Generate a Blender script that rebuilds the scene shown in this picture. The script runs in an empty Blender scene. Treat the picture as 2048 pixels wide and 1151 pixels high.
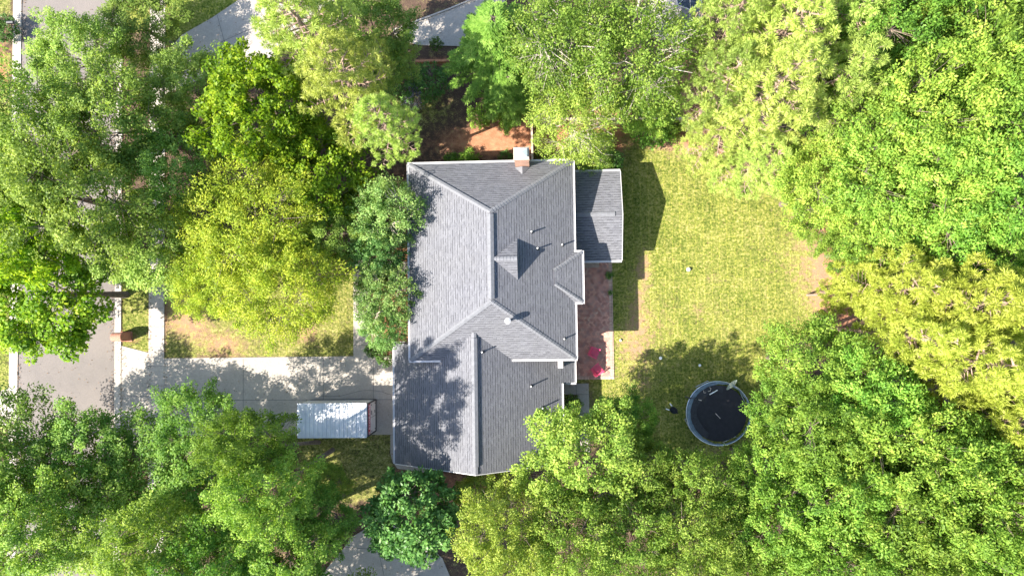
import bpy, math, random
import numpy as np
from mathutils import Vector, Matrix

# ------------------------------------------------------------------ camera, world, sun, exposure
SC = bpy.context.scene
FPX = 1365.0
CAM_H = 50.0
_d = np.array([61.0, -46.0, -FPX]); _d /= np.linalg.norm(_d)
_Z = -_d
_X = np.array([1.0, 0.014, 0.0]); _X -= _Z * _X.dot(_Z); _X /= np.linalg.norm(_X)
_Y = np.cross(_Z, _X)
ROT = np.stack([_X, _Y, _Z])
CAM = np.array([0.0, 0.0, CAM_H])


def P(px, py, z=0.0):
    """point of the place seen at a pixel of the 2048x1151 photograph, at height z"""
    v = ROT @ np.array([px - 1024.0, -(py - 575.5), -FPX])
    t = (z - CAM_H) / v[2]
    return CAM + v * t


cd = bpy.data.cameras.new('camera')
cam = bpy.data.objects.new('camera', cd)
SC.collection.objects.link(cam)
m = Matrix.Identity(4)
for i in range(3):
    for j in range(3):
        m[i][j] = ROT[i][j]
m.translation = Vector(CAM)
cam.matrix_world = m
cd.sensor_width = 36.0
cd.lens = 36.0 * FPX / 2048.0
cd.clip_end = 2000.0
cd.clip_start = 0.5
SC.camera = cam

SUN = Vector((0.977, 0.378, -1.0)).normalized()
SUN_EL = math.asin(-SUN.z)
SUN_AZ = math.atan2(-SUN.x, -SUN.y)
W = bpy.data.worlds.new('World')
SC.world = W
W.use_nodes = True
nt = W.node_tree
sky = nt.nodes.new('ShaderNodeTexSky')
sky.sky_type = 'NISHITA'
sky.sun_disc = False
sky.sun_elevation = SUN_EL
sky.sun_rotation = SUN_AZ
nt.links.new(sky.outputs[0], nt.nodes['Background'].inputs[0])
nt.nodes['Background'].inputs[1].default_value = 0.13
sl = bpy.data.lights.new('sun', 'SUN')
sl.energy = 5.0
sl.angle = math.radians(0.53)
sl.color = (1.0, 0.94, 0.85)
so = bpy.data.objects.new('sun', sl)
SC.collection.objects.link(so)
so.rotation_euler = SUN.to_track_quat('-Z', 'Y').to_euler()
so.location = (-40, -15, 60)
SC.view_settings.view_transform = 'Standard'
SC.view_settings.look = 'None'
SC.view_settings.gamma = 1.0
SC.view_settings.use_curve_mapping = False
SC.view_settings.exposure = 1.75
SC.cycles.max_bounces = 6
SC.cycles.diffuse_bounces = 4
SC.cycles.transmission_bounces = 4
SC.cycles.use_denoising = True

COL = SC.collection
RNG = np.random.default_rng(7)
random.seed(7)

# ------------------------------------------------------------------ material helpers


def new_mat(name):
    mt = bpy.data.materials.new(name)
    mt.use_nodes = True
    t = mt.node_tree
    return mt, t, t.nodes['Principled BSDF'], t.nodes['Material Output']


def ramp(t, fac, stops):
    r = t.nodes.new('ShaderNodeValToRGB')
    e = r.color_ramp.elements
    while len(e) > 1:
        e.remove(e[-1])
    e[0].position = stops[0][0]; e[0].color = (*stops[0][1], 1)
    for p, c in stops[1:]:
        k = e.new(p); k.color = (*c, 1)
    t.links.new(fac, r.inputs[0])
    return r.outputs[0]


def noise(t, vec, scale, detail=4.0, rough=0.6):
    n = t.nodes.new('ShaderNodeTexNoise')
    n.inputs['Scale'].default_value = scale
    n.inputs['Detail'].default_value = detail
    n.inputs['Roughness'].default_value = rough
    if vec is not None:
        t.links.new(vec, n.inputs['Vector'])
    return n.outputs['Fac']


def math_n(t, op, a, b=None, c=None, clamp=False):
    n = t.nodes.new('ShaderNodeMath'); n.operation = op; n.use_clamp = clamp
    for i, v in enumerate((a, b, c)):
        if v is None:
            continue
        if isinstance(v, (int, float)):
            n.inputs[i].default_value = v
        else:
            t.links.new(v, n.inputs[i])
    return n.outputs[0]


def mixc(t, fac, a, b, mode='MIX'):
    n = t.nodes.new('ShaderNodeMix'); n.data_type = 'RGBA'; n.blend_type = mode
    for s, v in ((0, fac), (6, a), (7, b)):
        if isinstance(v, (int, float)):
            n.inputs[s].default_value = v
        elif isinstance(v, tuple):
            n.inputs[s].default_value = (*v, 1)
        else:
            t.links.new(v, n.inputs[s])
    return n.outputs[2]


def coord(t, kind='Object'):
    return t.nodes.new('ShaderNodeTexCoord').outputs[kind]


def bump(t, bsdf, h, strength=0.5, dist=0.02):
    b = t.nodes.new('ShaderNodeBump')
    b.inputs['Strength'].default_value = strength
    b.inputs['Distance'].default_value = dist
    t.links.new(h, b.inputs['Height'])
    t.links.new(b.outputs[0], bsdf.inputs['Normal'])


def solid(name, col, rough=0.6, var=0.15, scale=6.0, metal=0.0, bmp=0.0):
    mt, t, b, o = new_mat(name)
    c = coord(t)
    n = noise(t, c, scale)
    lo = tuple(x * (1 - var) for x in col); hi = tuple(min(1, x * (1 + var)) for x in col)
    t.links.new(ramp(t, n, [(0.3, lo), (0.7, hi)]), b.inputs['Base Color'])
    b.inputs['Roughness'].default_value = rough
    b.inputs['Metallic'].default_value = metal
    if bmp:
        bump(t, b, noise(t, c, scale * 6), bmp, 0.01)
    return mt


def shingle_mat(name, c1, c2, warm):
    mt, t, b, o = new_mat(name)
    uv = coord(t, 'UV')
    br = t.nodes.new('ShaderNodeTexBrick')
    br.offset = 0.5
    RH = 0.18
    br.inputs['Scale'].default_value = 1.0
    br.inputs['Brick Width'].default_value = 0.33
    br.inputs['Row Height'].default_value = RH
    br.inputs['Mortar Size'].default_value = 0.0
    br.inputs['Color1'].default_value = (*c1, 1)
    br.inputs['Color2'].default_value = (*c2, 1)
    t.links.new(uv, br.inputs['Vector'])
    obj = coord(t)
    big = noise(t, obj, 0.5, 5)
    c = mixc(t, ramp(t, big, [(0.35, (0, 0, 0)), (0.75, (0.45, 0.45, 0.45))]), br.outputs[0], warm)
    fine = noise(t, obj, 22, 3)
    c = mixc(t, 0.4, c, ramp(t, fine, [(0.3, (0.25, 0.25, 0.25)), (0.7, (0.8, 0.8, 0.8))]), 'OVERLAY')
    # laminated shingles: some tabs carry a thick second layer, the shadow at each course's lower edge is painted into the colour
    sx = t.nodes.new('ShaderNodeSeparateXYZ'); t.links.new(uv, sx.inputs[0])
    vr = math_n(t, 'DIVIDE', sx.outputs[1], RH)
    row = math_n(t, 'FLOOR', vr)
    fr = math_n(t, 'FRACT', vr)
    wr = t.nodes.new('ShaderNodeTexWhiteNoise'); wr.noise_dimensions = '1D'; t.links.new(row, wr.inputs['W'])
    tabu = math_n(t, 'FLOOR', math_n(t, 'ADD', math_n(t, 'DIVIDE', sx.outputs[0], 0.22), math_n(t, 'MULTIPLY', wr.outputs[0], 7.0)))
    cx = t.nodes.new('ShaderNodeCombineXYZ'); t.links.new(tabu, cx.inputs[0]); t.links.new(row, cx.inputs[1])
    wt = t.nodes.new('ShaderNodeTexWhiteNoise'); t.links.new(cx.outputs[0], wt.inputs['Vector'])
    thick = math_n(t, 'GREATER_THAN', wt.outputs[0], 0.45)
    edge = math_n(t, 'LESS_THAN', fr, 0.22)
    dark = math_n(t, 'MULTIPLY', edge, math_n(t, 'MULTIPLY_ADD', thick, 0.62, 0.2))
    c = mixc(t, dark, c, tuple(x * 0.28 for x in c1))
    c = mixc(t, 0.13, c, ramp(t, wt.outputs[0], [(0.0, (0.25, 0.25, 0.25)), (1.0, (0.78, 0.78, 0.78))]), 'OVERLAY')
    t.links.new(c, b.inputs['Base Color'])
    b.inputs['Roughness'].default_value = 0.9
    b.inputs['Specular IOR Level'].default_value = 0.2
    h = math_n(t, 'ADD', math_n(t, 'MULTIPLY', fr, -1.0), math_n(t, 'MULTIPLY', thick, 0.5))
    bump(t, b, h, 0.8, 0.012)
    return mt


def brick_mat(name, c1, c2, mortar, w=0.21, h=0.075, ms=0.01, uvk='UV', rot=0.0, off=0.5):
    mt, t, b, o = new_mat(name)
    uv = coord(t, uvk)
    if rot:
        mp = t.nodes.new('ShaderNodeMapping'); mp.inputs['Rotation'].default_value[2] = rot
        t.links.new(uv, mp.inputs[0]); uv = mp.outputs[0]
    br = t.nodes.new('ShaderNodeTexBrick')
    br.offset = off
    br.inputs['Scale'].default_value = 1.0
    br.inputs['Brick Width'].default_value = w
    br.inputs['Row Height'].default_value = h
    br.inputs['Mortar Size'].default_value = ms
    br.inputs['Color1'].default_value = (*c1, 1)
    br.inputs['Color2'].default_value = (*c2, 1)
    br.inputs['Mortar'].default_value = (*mortar, 1)
    t.links.new(uv, br.inputs['Vector'])
    n = noise(t, coord(t), 1.3, 4)
    c = mixc(t, 0.5, br.outputs[0], ramp(t, n, [(0.3, (0.3, 0.3, 0.3)), (0.7, (0.7, 0.68, 0.66))]), 'OVERLAY')
    t.links.new(c, b.inputs['Base Color'])
    b.inputs['Roughness'].default_value = 0.85
    bump(t, b, math_n(t, 'MULTIPLY', br.outputs[1], -1.0), 0.5, 0.008)
    return mt


def paving_mat(name):
    """herringbone clay pavers: 0.2 x 0.1 bricks laid in zigzags"""
    mt, t, b, o = new_mat(name)
    ob = coord(t)
    mp = t.nodes.new('ShaderNodeMapping'); mp.inputs['Rotation'].default_value[2] = math.radians(45)
    t.links.new(ob, mp.inputs[0])
    sx = t.nodes.new('ShaderNodeSeparateXYZ'); t.links.new(mp.outputs[0], sx.inputs[0])
    S = 0.12
    u = math_n(t, 'DIVIDE', sx.outputs[0], S); v = math_n(t, 'DIVIDE', sx.outputs[1], S)
    fu = math_n(t, 'FLOOR', u); fv = math_n(t, 'FLOOR', v)
    k = math_n(t, 'FLOORED_MODULO', math_n(t, 'SUBTRACT', fu, fv), 4.0)
    horiz = math_n(t, 'LESS_THAN', k, 1.5)
    second = math_n(t, 'FLOORED_MODULO', k, 2.0)
    # cell id of the brick each square belongs to
    idu = math_n(t, 'SUBTRACT', fu, math_n(t, 'MULTIPLY', horiz, second))
    nh = math_n(t, 'SUBTRACT', 1.0, horiz)
    k3 = math_n(t, 'COMPARE', k, 2.0, 0.1)
    idv = math_n(t, 'SUBTRACT', fv, math_n(t, 'MULTIPLY', nh, k3))
    cx = t.nodes.new('ShaderNodeCombineXYZ')
    t.links.new(idu, cx.inputs[0]); t.links.new(idv, cx.inputs[1]); t.links.new(horiz, cx.inputs[2])
    wn = t.nodes.new('ShaderNodeTexWhiteNoise'); t.links.new(cx.outputs[0], wn.inputs['Vector'])
    c = ramp(t, wn.outputs[0], [(0.0, (0.32, 0.14, 0.11)), (0.3, (0.54, 0.24, 0.175)), (0.6, (0.66, 0.34, 0.25)),
                                (0.85, (0.36, 0.20, 0.17)), (1.0, (0.60, 0.38, 0.28))])
    lu = math_n(t, 'SUBTRACT', u, idu); lv = math_n(t, 'SUBTRACT', v, idv)
    wu = math_n(t, 'ADD', 1.0, horiz); wv = math_n(t, 'ADD', 1.0, nh)
    e = math_n(t, 'MINIMUM', math_n(t, 'MINIMUM', lu, math_n(t, 'SUBTRACT', wu, lu)),
               math_n(t, 'MINIMUM', lv, math_n(t, 'SUBTRACT', wv, lv)))
    gap = math_n(t, 'LESS_THAN', e, 0.10)
    c = mixc(t, gap, c, (0.20, 0.15, 0.12))
    n = noise(t, ob, 0.9, 4)
    c = mixc(t, 0.45, c, ramp(t, n, [(0.3, (0.3, 0.3, 0.33)), (0.7, (0.72, 0.66, 0.62))]), 'OVERLAY')
    t.links.new(c, b.inputs['Base Color'])
    b.inputs['Roughness'].default_value = 0.85
    bump(t, b, math_n(t, 'MULTIPLY', gap, -1.0), 0.6, 0.008)
    return mt


def concrete_mat(name, base, dark, speck=0.25):
    mt, t, b, o = new_mat(name)
    ob = coord(t)
    n1 = noise(t, ob, 0.35, 6, 0.65)
    n2 = noise(t, ob, 9.0, 5, 0.7)
    c = ramp(t, n1, [(0.3, dark), (0.62, base)])
    c = mixc(t, speck, c, ramp(t, n2, [(0.3, (0.2, 0.2, 0.2)), (0.7, (0.8, 0.8, 0.8))]), 'OVERLAY')
    n3 = noise(t, ob, 1.7, 3)
    c = mixc(t, ramp(t, n3, [(0.62, (0, 0, 0)), (0.75, (0.35, 0.35, 0.35))]), c, tuple(x * 0.6 for x in dark))
    t.links.new(c, b.inputs['Base Color'])
    b.inputs['Roughness'].default_value = 0.9
    bump(t, b, n2, 0.3, 0.01)
    return mt


def leaf_mat(name, dark, mid, lite, trans=0.45, rough=0.5, spec=0.18, cl=0.9):
    """leaves: every leaf its own tint, clumps of paler young growth"""
    mt, t, b, o = new_mat(name)
    g = t.nodes.new('ShaderNodeNewGeometry')
    rnd = g.outputs['Random Per Island']
    n = noise(t, coord(t), cl, 3)
    oi = t.nodes.new('ShaderNodeObjectInfo')
    f = math_n(t, 'ADD', math_n(t, 'MULTIPLY', rnd, 0.45), math_n(t, 'MULTIPLY', math_n(t, 'SUBTRACT', n, 0.5), 1.7))
    f = math_n(t, 'ADD', f, math_n(t, 'MULTIPLY', oi.outputs['Random'], 0.22))
    f = math_n(t, 'ADD', f, 0.14, clamp=True)
    c = ramp(t, f, [(0.0, dark), (0.45, mid), (1.0, lite)])
    hs_ = t.nodes.new('ShaderNodeHueSaturation')
    wnz = t.nodes.new('ShaderNodeTexWhiteNoise'); wnz.noise_dimensions = '1D'; t.links.new(math_n(t, 'MULTIPLY', oi.outputs['Random'], 531.0), wnz.inputs['W'])
    t.links.new(math_n(t, 'MULTIPLY_ADD', wnz.outputs[0], 0.034, 0.483), hs_.inputs['Hue'])
    t.links.new(math_n(t, 'MULTIPLY_ADD', oi.outputs['Random'], 0.28, 0.92), hs_.inputs['Value'])
    t.links.new(c, hs_.inputs['Color']); c = hs_.outputs[0]
    t.links.new(c, b.inputs['Base Color'])
    b.inputs['Roughness'].default_value = rough
    b.inputs['Specular IOR Level'].default_value = spec
    tr = t.nodes.new('ShaderNodeBsdfTranslucent')
    tc = mixc(t, 1.0, c, (1.15, 1.2, 0.55), 'MULTIPLY')
    t.links.new(tc, tr.inputs[0])
    mx = t.nodes.new('ShaderNodeMixShader'); mx.inputs[0].default_value = trans
    t.links.new(b.outputs[0], mx.inputs[1]); t.links.new(tr.outputs[0], mx.inputs[2])
    t.links.new(mx.outputs[0], o.inputs[0])
    return mt


M = {}
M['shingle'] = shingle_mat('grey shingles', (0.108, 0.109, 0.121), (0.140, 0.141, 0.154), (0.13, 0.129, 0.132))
M['cap'] = solid('ridge cap shingles', (0.138, 0.14, 0.15), 0.9, 0.15, 5, bmp=0.4)
M['white'] = solid('white painted metal', (0.52, 0.50, 0.49), 0.45, 0.06, 2)
M['brick'] = brick_mat('tan orange brick', (0.50, 0.23, 0.13), (0.40, 0.17, 0.10), (0.45, 0.36, 0.29))
M['redbrick'] = brick_mat('red brick', (0.42, 0.15, 0.09), (0.33, 0.11, 0.07), (0.36, 0.25, 0.19))
M['siding'] = solid('pale siding', (0.55, 0.52, 0.46), 0.7, 0.06, 3)
M['glass'] = solid('window glass', (0.03, 0.04, 0.05), 0.08, 0.1, 1)
M['steel'] = solid('galvanised steel', (0.62, 0.66, 0.70), 0.35, 0.12, 5, 0.6)
M['pipe'] = solid('pale pipe', (0.62, 0.62, 0.60), 0.5, 0.1, 5)
M['darkmetal'] = solid('dark metal', (0.035, 0.035, 0.04), 0.5, 0.2, 8)
M['asphalt'] = concrete_mat('worn asphalt', (0.150, 0.129, 0.114), (0.122, 0.107, 0.097), 0.18)
M['concrete'] = concrete_mat('pale concrete', (0.355, 0.315, 0.268), (0.275, 0.246, 0.212))
M['kerb'] = concrete_mat('kerb concrete', (0.39, 0.347, 0.30), (0.32, 0.283, 0.245))
M['joint'] = solid('joint', (0.13, 0.12, 0.115), 0.9, 0.2, 3)
M['paver'] = paving_mat('herringbone pavers')
M['soldier'] = brick_mat('border bricks', (0.46, 0.28, 0.21), (0.55, 0.39, 0.30), (0.16, 0.12, 0.10), 0.11, 0.24, 0.014, 'Object', 0.0, 0.0)
M['soldier_x'] = brick_mat('border bricks turned', (0.46, 0.28, 0.21), (0.55, 0.39, 0.30), (0.16, 0.12, 0.10), 0.24, 0.11, 0.014, 'Object', 0.0, 0.0)
M['wood'] = solid('weathered timber', (0.40, 0.31, 0.24), 0.85, 0.3, 4, bmp=0.4)
M['redwood'] = solid('rust stained timber', (0.45, 0.20, 0.10), 0.85, 0.3, 4)
M['bark'] = solid('grey brown bark', (0.16, 0.12, 0.095), 0.9, 0.4, 5, bmp=0.8)
M['palebark'] = solid('pale bark', (0.42, 0.36, 0.30), 0.85, 0.3, 4, bmp=0.6)
M['pinebark'] = solid('pinkish pine bark', (0.30, 0.20, 0.16), 0.9, 0.35, 6, bmp=0.8)
M['red'] = solid('red plastic', (0.72, 0.06, 0.15), 0.45, 0.12, 3)
M['boxwhite'] = solid('white container paint', (0.58, 0.59, 0.60), 0.4, 0.12, 1.2)
M['bandred'] = solid('red band paint', (0.42, 0.012, 0.03), 0.45, 0.1, 2)
M['black'] = solid('black cloth', (0.014, 0.013, 0.016), 0.8, 0.3, 4)
M['pad'] = solid('blue grey vinyl pad', (0.10, 0.145, 0.18), 0.5, 0.3, 3, bmp=0.5)
M['net'] = solid('dark net', (0.03, 0.03, 0.033), 0.9, 0.3, 5)
M['ball'] = solid('white plastic', (0.82, 0.82, 0.80), 0.35, 0.05, 4)
M['olive'] = solid('grey green cloth', (0.22, 0.25, 0.19), 0.8, 0.2, 6)
M['navy'] = solid('navy canvas', (0.02, 0.035, 0.06), 0.8, 0.2, 3)
M['terracotta'] = solid('terracotta', (0.36, 0.17, 0.10), 0.8, 0.15, 6)
M['soil'] = solid('potting soil', (0.05, 0.035, 0.025), 0.95, 0.3, 20)

M['oak'] = leaf_mat('oak leaves', (0.065, 0.13, 0.018), (0.20, 0.31, 0.052), (0.41, 0.50, 0.12))
M['bright'] = leaf_mat('bright maple leaves', (0.065, 0.15, 0.008), (0.20, 0.33, 0.016), (0.46, 0.52, 0.035))
M['olive_leaf'] = leaf_mat('yellow olive leaves', (0.09, 0.15, 0.012), (0.25, 0.32, 0.026), (0.47, 0.47, 0.055))
M['needle'] = leaf_mat('pine needles', (0.16, 0.225, 0.045), (0.38, 0.46, 0.095), (0.58, 0.63, 0.19), 0.4, 0.5, 0.25)
M['goldneedle'] = leaf_mat('golden pine needles', (0.18, 0.24, 0.025), (0.38, 0.45, 0.065), (0.58, 0.62, 0.15), 0.4, 0.5, 0.25)
M['feather'] = leaf_mat('feathery leaves', (0.08, 0.17, 0.022), (0.23, 0.37, 0.06), (0.44, 0.56, 0.14))
M['airy'] = leaf_mat('small dull leaves', (0.07, 0.13, 0.016), (0.205, 0.295, 0.042), (0.42, 0.47, 0.10))
M['myrtle'] = leaf_mat('myrtle leaves', (0.055, 0.13, 0.03), (0.175, 0.30, 0.075), (0.38, 0.47, 0.16))
M['magnolia'] = leaf_mat('large dark leaves', (0.04, 0.095, 0.018), (0.10, 0.195, 0.04), (0.22, 0.33, 0.085), 0.3, 0.42)
M['wood_leaf'] = leaf_mat('lush green leaves', (0.065, 0.14, 0.02), (0.185, 0.32, 0.042), (0.38, 0.47, 0.085))
M['lilac'] = leaf_mat('grey lilac sprays', (0.14, 0.13, 0.22), (0.27, 0.26, 0.40), (0.46, 0.45, 0.60))
M['pinkbloom'] = leaf_mat('magenta blossom', (0.25, 0.01, 0.08), (0.45, 0.02, 0.16), (0.6, 0.06, 0.26))

# ------------------------------------------------------------------ mesh helpers


class MB:
    def __init__(s):
        s.v = []; s.f = []; s.mi = []; s.uv = {}

    def quad_uv(s, fi, pts):
        s.uv[fi] = pts

    def face(s, pts, mi=0, uv=None):
        b = len(s.v); s.v += [tuple(p) for p in pts]
        s.f.append(tuple(range(b, b + len(pts)))); s.mi.append(mi)
        if uv:
            s.uv[len(s.f) - 1] = uv

    def box(s, x0, x1, y0, y1, z0, z1, mi=0):
        b = len(s.v)
        s.v += [(x0, y0, z0), (x1, y0, z0), (x1, y1, z0), (x0, y1, z0), (x0, y0, z1), (x1, y0, z1), (x1, y1, z1), (x0, y1, z1)]
        for q in ((0, 3, 2, 1), (4, 5, 6, 7), (0, 1, 5, 4), (1, 2, 6, 5), (2, 3, 7, 6), (3, 0, 4, 7)):
            s.f.append(tuple(b + i for i in q)); s.mi.append(mi)

    def obox(s, o, ax, ay, az, mi=0):
        """box from corner o with three edge vectors"""
        o, ax, ay, az = (np.array(k, float) for k in (o, ax, ay, az))
        b = len(s.v)
        for k in (o, o + ax, o + ax + ay, o + ay, o + az, o + ax + az, o + ax + ay + az, o + ay + az):
            s.v.append(tuple(k))
        for q in ((0, 3, 2, 1), (4, 5, 6, 7), (0, 1, 5, 4), (1, 2, 6, 5), (2, 3, 7, 6), (3, 0, 4, 7)):
            s.f.append(tuple(b + i for i in q)); s.mi.append(mi)

    def prism(s, poly, z0, z1, mi=0, side=None):
        n = len(poly); b = len(s.v)
        a = sum(poly[i][0] * poly[(i + 1) % n][1] - poly[(i + 1) % n][0] * poly[i][1] for i in range(n))
        if a < 0:
            poly = poly[::-1]
        s.v += [(p[0], p[1], z0) for p in poly] + [(p[0], p[1], z1) for p in poly]
        s.f.append(tuple(b + n + i for i in range(n))); s.mi.append(mi)
        s.f.append(tuple(b + n - 1 - i for i in range(n))); s.mi.append(mi)
        for i in range(n):
            j = (i + 1) % n
            s.f.append((b + i, b + j, b + n + j, b + n + i)); s.mi.append(mi if side is None else side)

    def slab(s, top, th, mi=0, side=None):
        """sloping slab: top outline (3d, any order) and thickness straight down"""
        n = len(top)
        a = sum(top[i][0] * top[(i + 1) % n][1] - top[(i + 1) % n][0] * top[i][1] for i in range(n))
        if a < 0:
            top = top[::-1]
        b = len(s.v)
        s.v += [tuple(p) for p in top] + [(p[0], p[1], p[2] - th) for p in top]
        s.f.append(tuple(range(b, b + n))); s.mi.append(mi)
        s.f.append(tuple(b + n + n - 1 - i for i in range(n))); s.mi.append(mi)
        for i in range(n):
            j = (i + 1) % n
            s.f.append((b + n + i, b + n + j, b + j, b + i)); s.mi.append(mi if side is None else side)

    def tube(s, pts, rad, n=6, mi=0, cap=True):
        pts = [np.array(p, float) for p in pts]
        k = len(pts)
        if isinstance(rad, (int, float)):
            rad = [rad] * k
        b = len(s.v)
        for i in range(k):
            d = pts[min(i + 1, k - 1)] - pts[max(i - 1, 0)]
            d = d / (np.linalg.norm(d) + 1e-9)
            a = np.cross(d, (0, 0, 1.0) if abs(d[2]) < 0.9 else (1.0, 0, 0)); a /= np.linalg.norm(a)
            c = np.cross(d, a)
            for j in range(n):
                t = 2 * math.pi * j / n
                s.v.append(tuple(pts[i] + rad[i] * (a * math.cos(t) + c * math.sin(t))))
        for i in range(k - 1):
            for j in range(n):
                j2 = (j + 1) % n
                s.f.append((b + i * n + j, b + i * n + j2, b + (i + 1) * n + j2, b + (i + 1) * n + j)); s.mi.append(mi)
        if cap:
            s.f.append(tuple(b + n - 1 - j for j in range(n))); s.mi.append(mi)
            s.f.append(tuple(b + (k - 1) * n + j for j in range(n))); s.mi.append(mi)

    def lathe(s, prof, c=(0, 0), n=20, mi=0):
        b = len(s.v)
        for r, z in prof:
            for j in range(n):
                t = 2 * math.pi * j / n
                s.v.append((c[0] + r * math.cos(t), c[1] + r * math.sin(t), z))
        for i in range(len(prof) - 1):
            for j in range(n):
                j2 = (j + 1) % n
                s.f.append((b + i * n + j, b + i * n + j2, b + (i + 1) * n + j2, b + (i + 1) * n + j)); s.mi.append(mi)

    def mesh(s, name, mats, uvslope=False, smooth=False):
        me = bpy.data.meshes.new(name)
        me.from_pydata(s.v, [], s.f)
        for k in (mats if isinstance(mats, (list, tuple)) else [mats]):
            me.materials.append(k)
        me.polygons.foreach_set('material_index', s.mi)
        if smooth:
            me.polygons.foreach_set('use_smooth', [True] * len(s.f))
        me.update()
        if uvslope:
            uvl = me.uv_layers.new(name='slope')
            for p in me.polygons:
                nn = p.normal
                h = Vector((0, 0, 1)).cross(nn)
                h = h.normalized() if h.length > 1e-3 else Vector((1, 0, 0))
                w = nn.cross(h)
                for li in p.loop_indices:
                    co = me.vertices[me.loops[li].vertex_index].co
                    uvl.data[li].uv = (co.dot(h), co.dot(w))
        return me

    def build(s, name, mats, parent=None, uvslope=False, smooth=False, loc=None):
        o = bpy.data.objects.new(name, s.mesh(name, mats, uvslope, smooth))
        COL.objects.link(o)
        if parent is not None:
            o.parent = parent
        if loc is not None:
            o.location = loc
        return o


def tag(o, label, cat, group=None, kind=None):
    if label: o['label'] = label
    if cat: o['category'] = cat
    if group: o['group'] = group
    if kind: o['kind'] = kind
    return o


def empty(name, loc, rz=0.0, label=None, cat=None, group=None):
    o = bpy.data.objects.new(name, None)
    COL.objects.link(o)
    o.empty_display_size = 0.3
    o.location = loc
    o.rotation_euler = (0, 0, rz)
    return tag(o, label, cat, group)


def structure(o):
    o['kind'] = 'structure'
    return o


def px_poly(pts, z=0.0):
    return [tuple(P(a, b, z)[:2]) for a, b in pts]


# ------------------------------------------------------------------ ground
def seg_dist(X, Y, poly):
    d = np.full(X.shape, 1e9); inside = np.zeros(X.shape, bool)
    n = len(poly)
    for i in range(n):
        ax, ay = poly[i]; bx, by = poly[(i + 1) % n]
        dx, dy = bx - ax, by - ay
        t = np.clip(((X - ax) * dx + (Y - ay) * dy) / (dx * dx + dy * dy + 1e-12), 0, 1)
        d = np.minimum(d, np.hypot(X - ax - t * dx, Y - ay - t * dy))
        c = ((ay > Y) != (by > Y)) & (X < (bx - ax) * (Y - ay) / (by - ay + 1e-12) + ax)
        inside ^= c
    return np.where(inside, d, -d)


def blob(X, Y, px, py, rx, ry):
    c = P(px, py)
    s = 0.0366
    return np.exp(-(((X - c[0]) / (rx * s)) ** 2 + ((Y - c[1]) / (ry * s)) ** 2))


xs = np.concatenate([[-900, -500, -250, -120, -70], np.linspace(-48, 48, 400), [70, 120, 250, 500, 900]])
ys = np.concatenate([[-900, -500, -250, -120, -60], np.linspace(-32, 32, 270), [60, 120, 250, 500, 900]])
GX, GY = np.meshgrid(xs, ys)
grass = np.full(GX.shape, 0.22)
clay = np.full(GX.shape, 0.18)
lush = np.full(GX.shape, 0.5)
sod = np.zeros(GX.shape)


def region(pts, g, soft=0.6):
    global grass
    d = seg_dist(GX, GY, px_poly(pts))
    w = np.clip(0.5 + d / (2 * soft), 0, 1)
    grass = grass * (1 - w) + g * w
    return w


BACK = [(1150, 330), (1243, 318), (1262, 285), (1330, 280), (1420, 300), (1560, 380), (1640, 470), (1655, 560), (1640, 640),
        (1600, 720), (1560, 800), (1510, 900), (1350, 910), (1200, 900), (1178, 765), (1150, 765)]
w = region(BACK, 0.93, 0.7); sod = np.maximum(sod, w); lush = lush * (1 - w) + 0.62 * w
FRONT = [(330, 540), (720, 520), (720, 716), (330, 716)]
w = region(FRONT, 0.80, 0.3); sod = np.maximum(sod, .7 * w); lush = lush * (1 - w) + 0.42 * w
w = region([(242, 500), (298, 500), (298, 705), (242, 692)], 0.86, 0.2); lush = lush * (1 - w) + 0.6 * w
w = region([(330, -60), (500, -60), (470, 10), (360, 75), (330, 90)], 0.98, 0.3); lush = lush * (1 - w) + 0.95 * w
w = region([(242, -60), (298, -60), (298, 60), (242, 60)], 0.9, 0.3); lush = lush * (1 - w) + 0.85 * w
w = region([(-200, -60), (22, -60), (20, 30), (-200, 30)], 0.7, 0.4)
w = region([(-200, 110), (22, 110), (22, 780), (-200, 780)], 0.75, 0.4); lush = lush * (1 - w) + 0.7 * w
w = region([(590, 868), (785, 868), (785, 930), (760, 1000), (600, 1010)], 0.72, 0.5); lush = lush * (1 - w) + 0.35 * w
w = region([(760, 170), (870, 150), (900, 230), (820, 260), (760, 240)], 0.62, 1.2)
w = region([(1250, 240), (1350, 240), (1350, 275), (1250, 275)], 0.8, 0.8); lush = lush * (1 - w) + 0.9 * w
for a in ((1268, 695, 48, 70, .40), (1275, 600, 26, 80, .34), (1330, 640, 30, 60, .16), (1290, 530, 14, 40, .42), (1650, 560, 60, 100, .52), (1640, 470, 40, 25, .6),
          (1400, 300, 60, 22, .7), (1330, 292, 40, 12, .45), (1290, 770, 30, 16, .25), (1670, 610, 30, 60, .3), (1430, 555, 22, 16, .3), (1395, 615, 22, 26, .28),
          (375, 640, 55, 40, .50), (450, 690, 60, 30, .38), (610, 665, 40, 26, .38), (355, 580, 25, 40, .4), (700, 420, 30, 40, .3), (1600, 400, 50, 40, .3),
          (1560, 520, 60, 50, .14), (1450, 640, 60, 40, .12), (262, 676, 24, 12, .5), (5, 150, 18, 40, .3)):
    b_ = blob(GX, GY, *a[:4])
    grass -= a[4] * b_
    clay += 0.55 * b_
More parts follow.
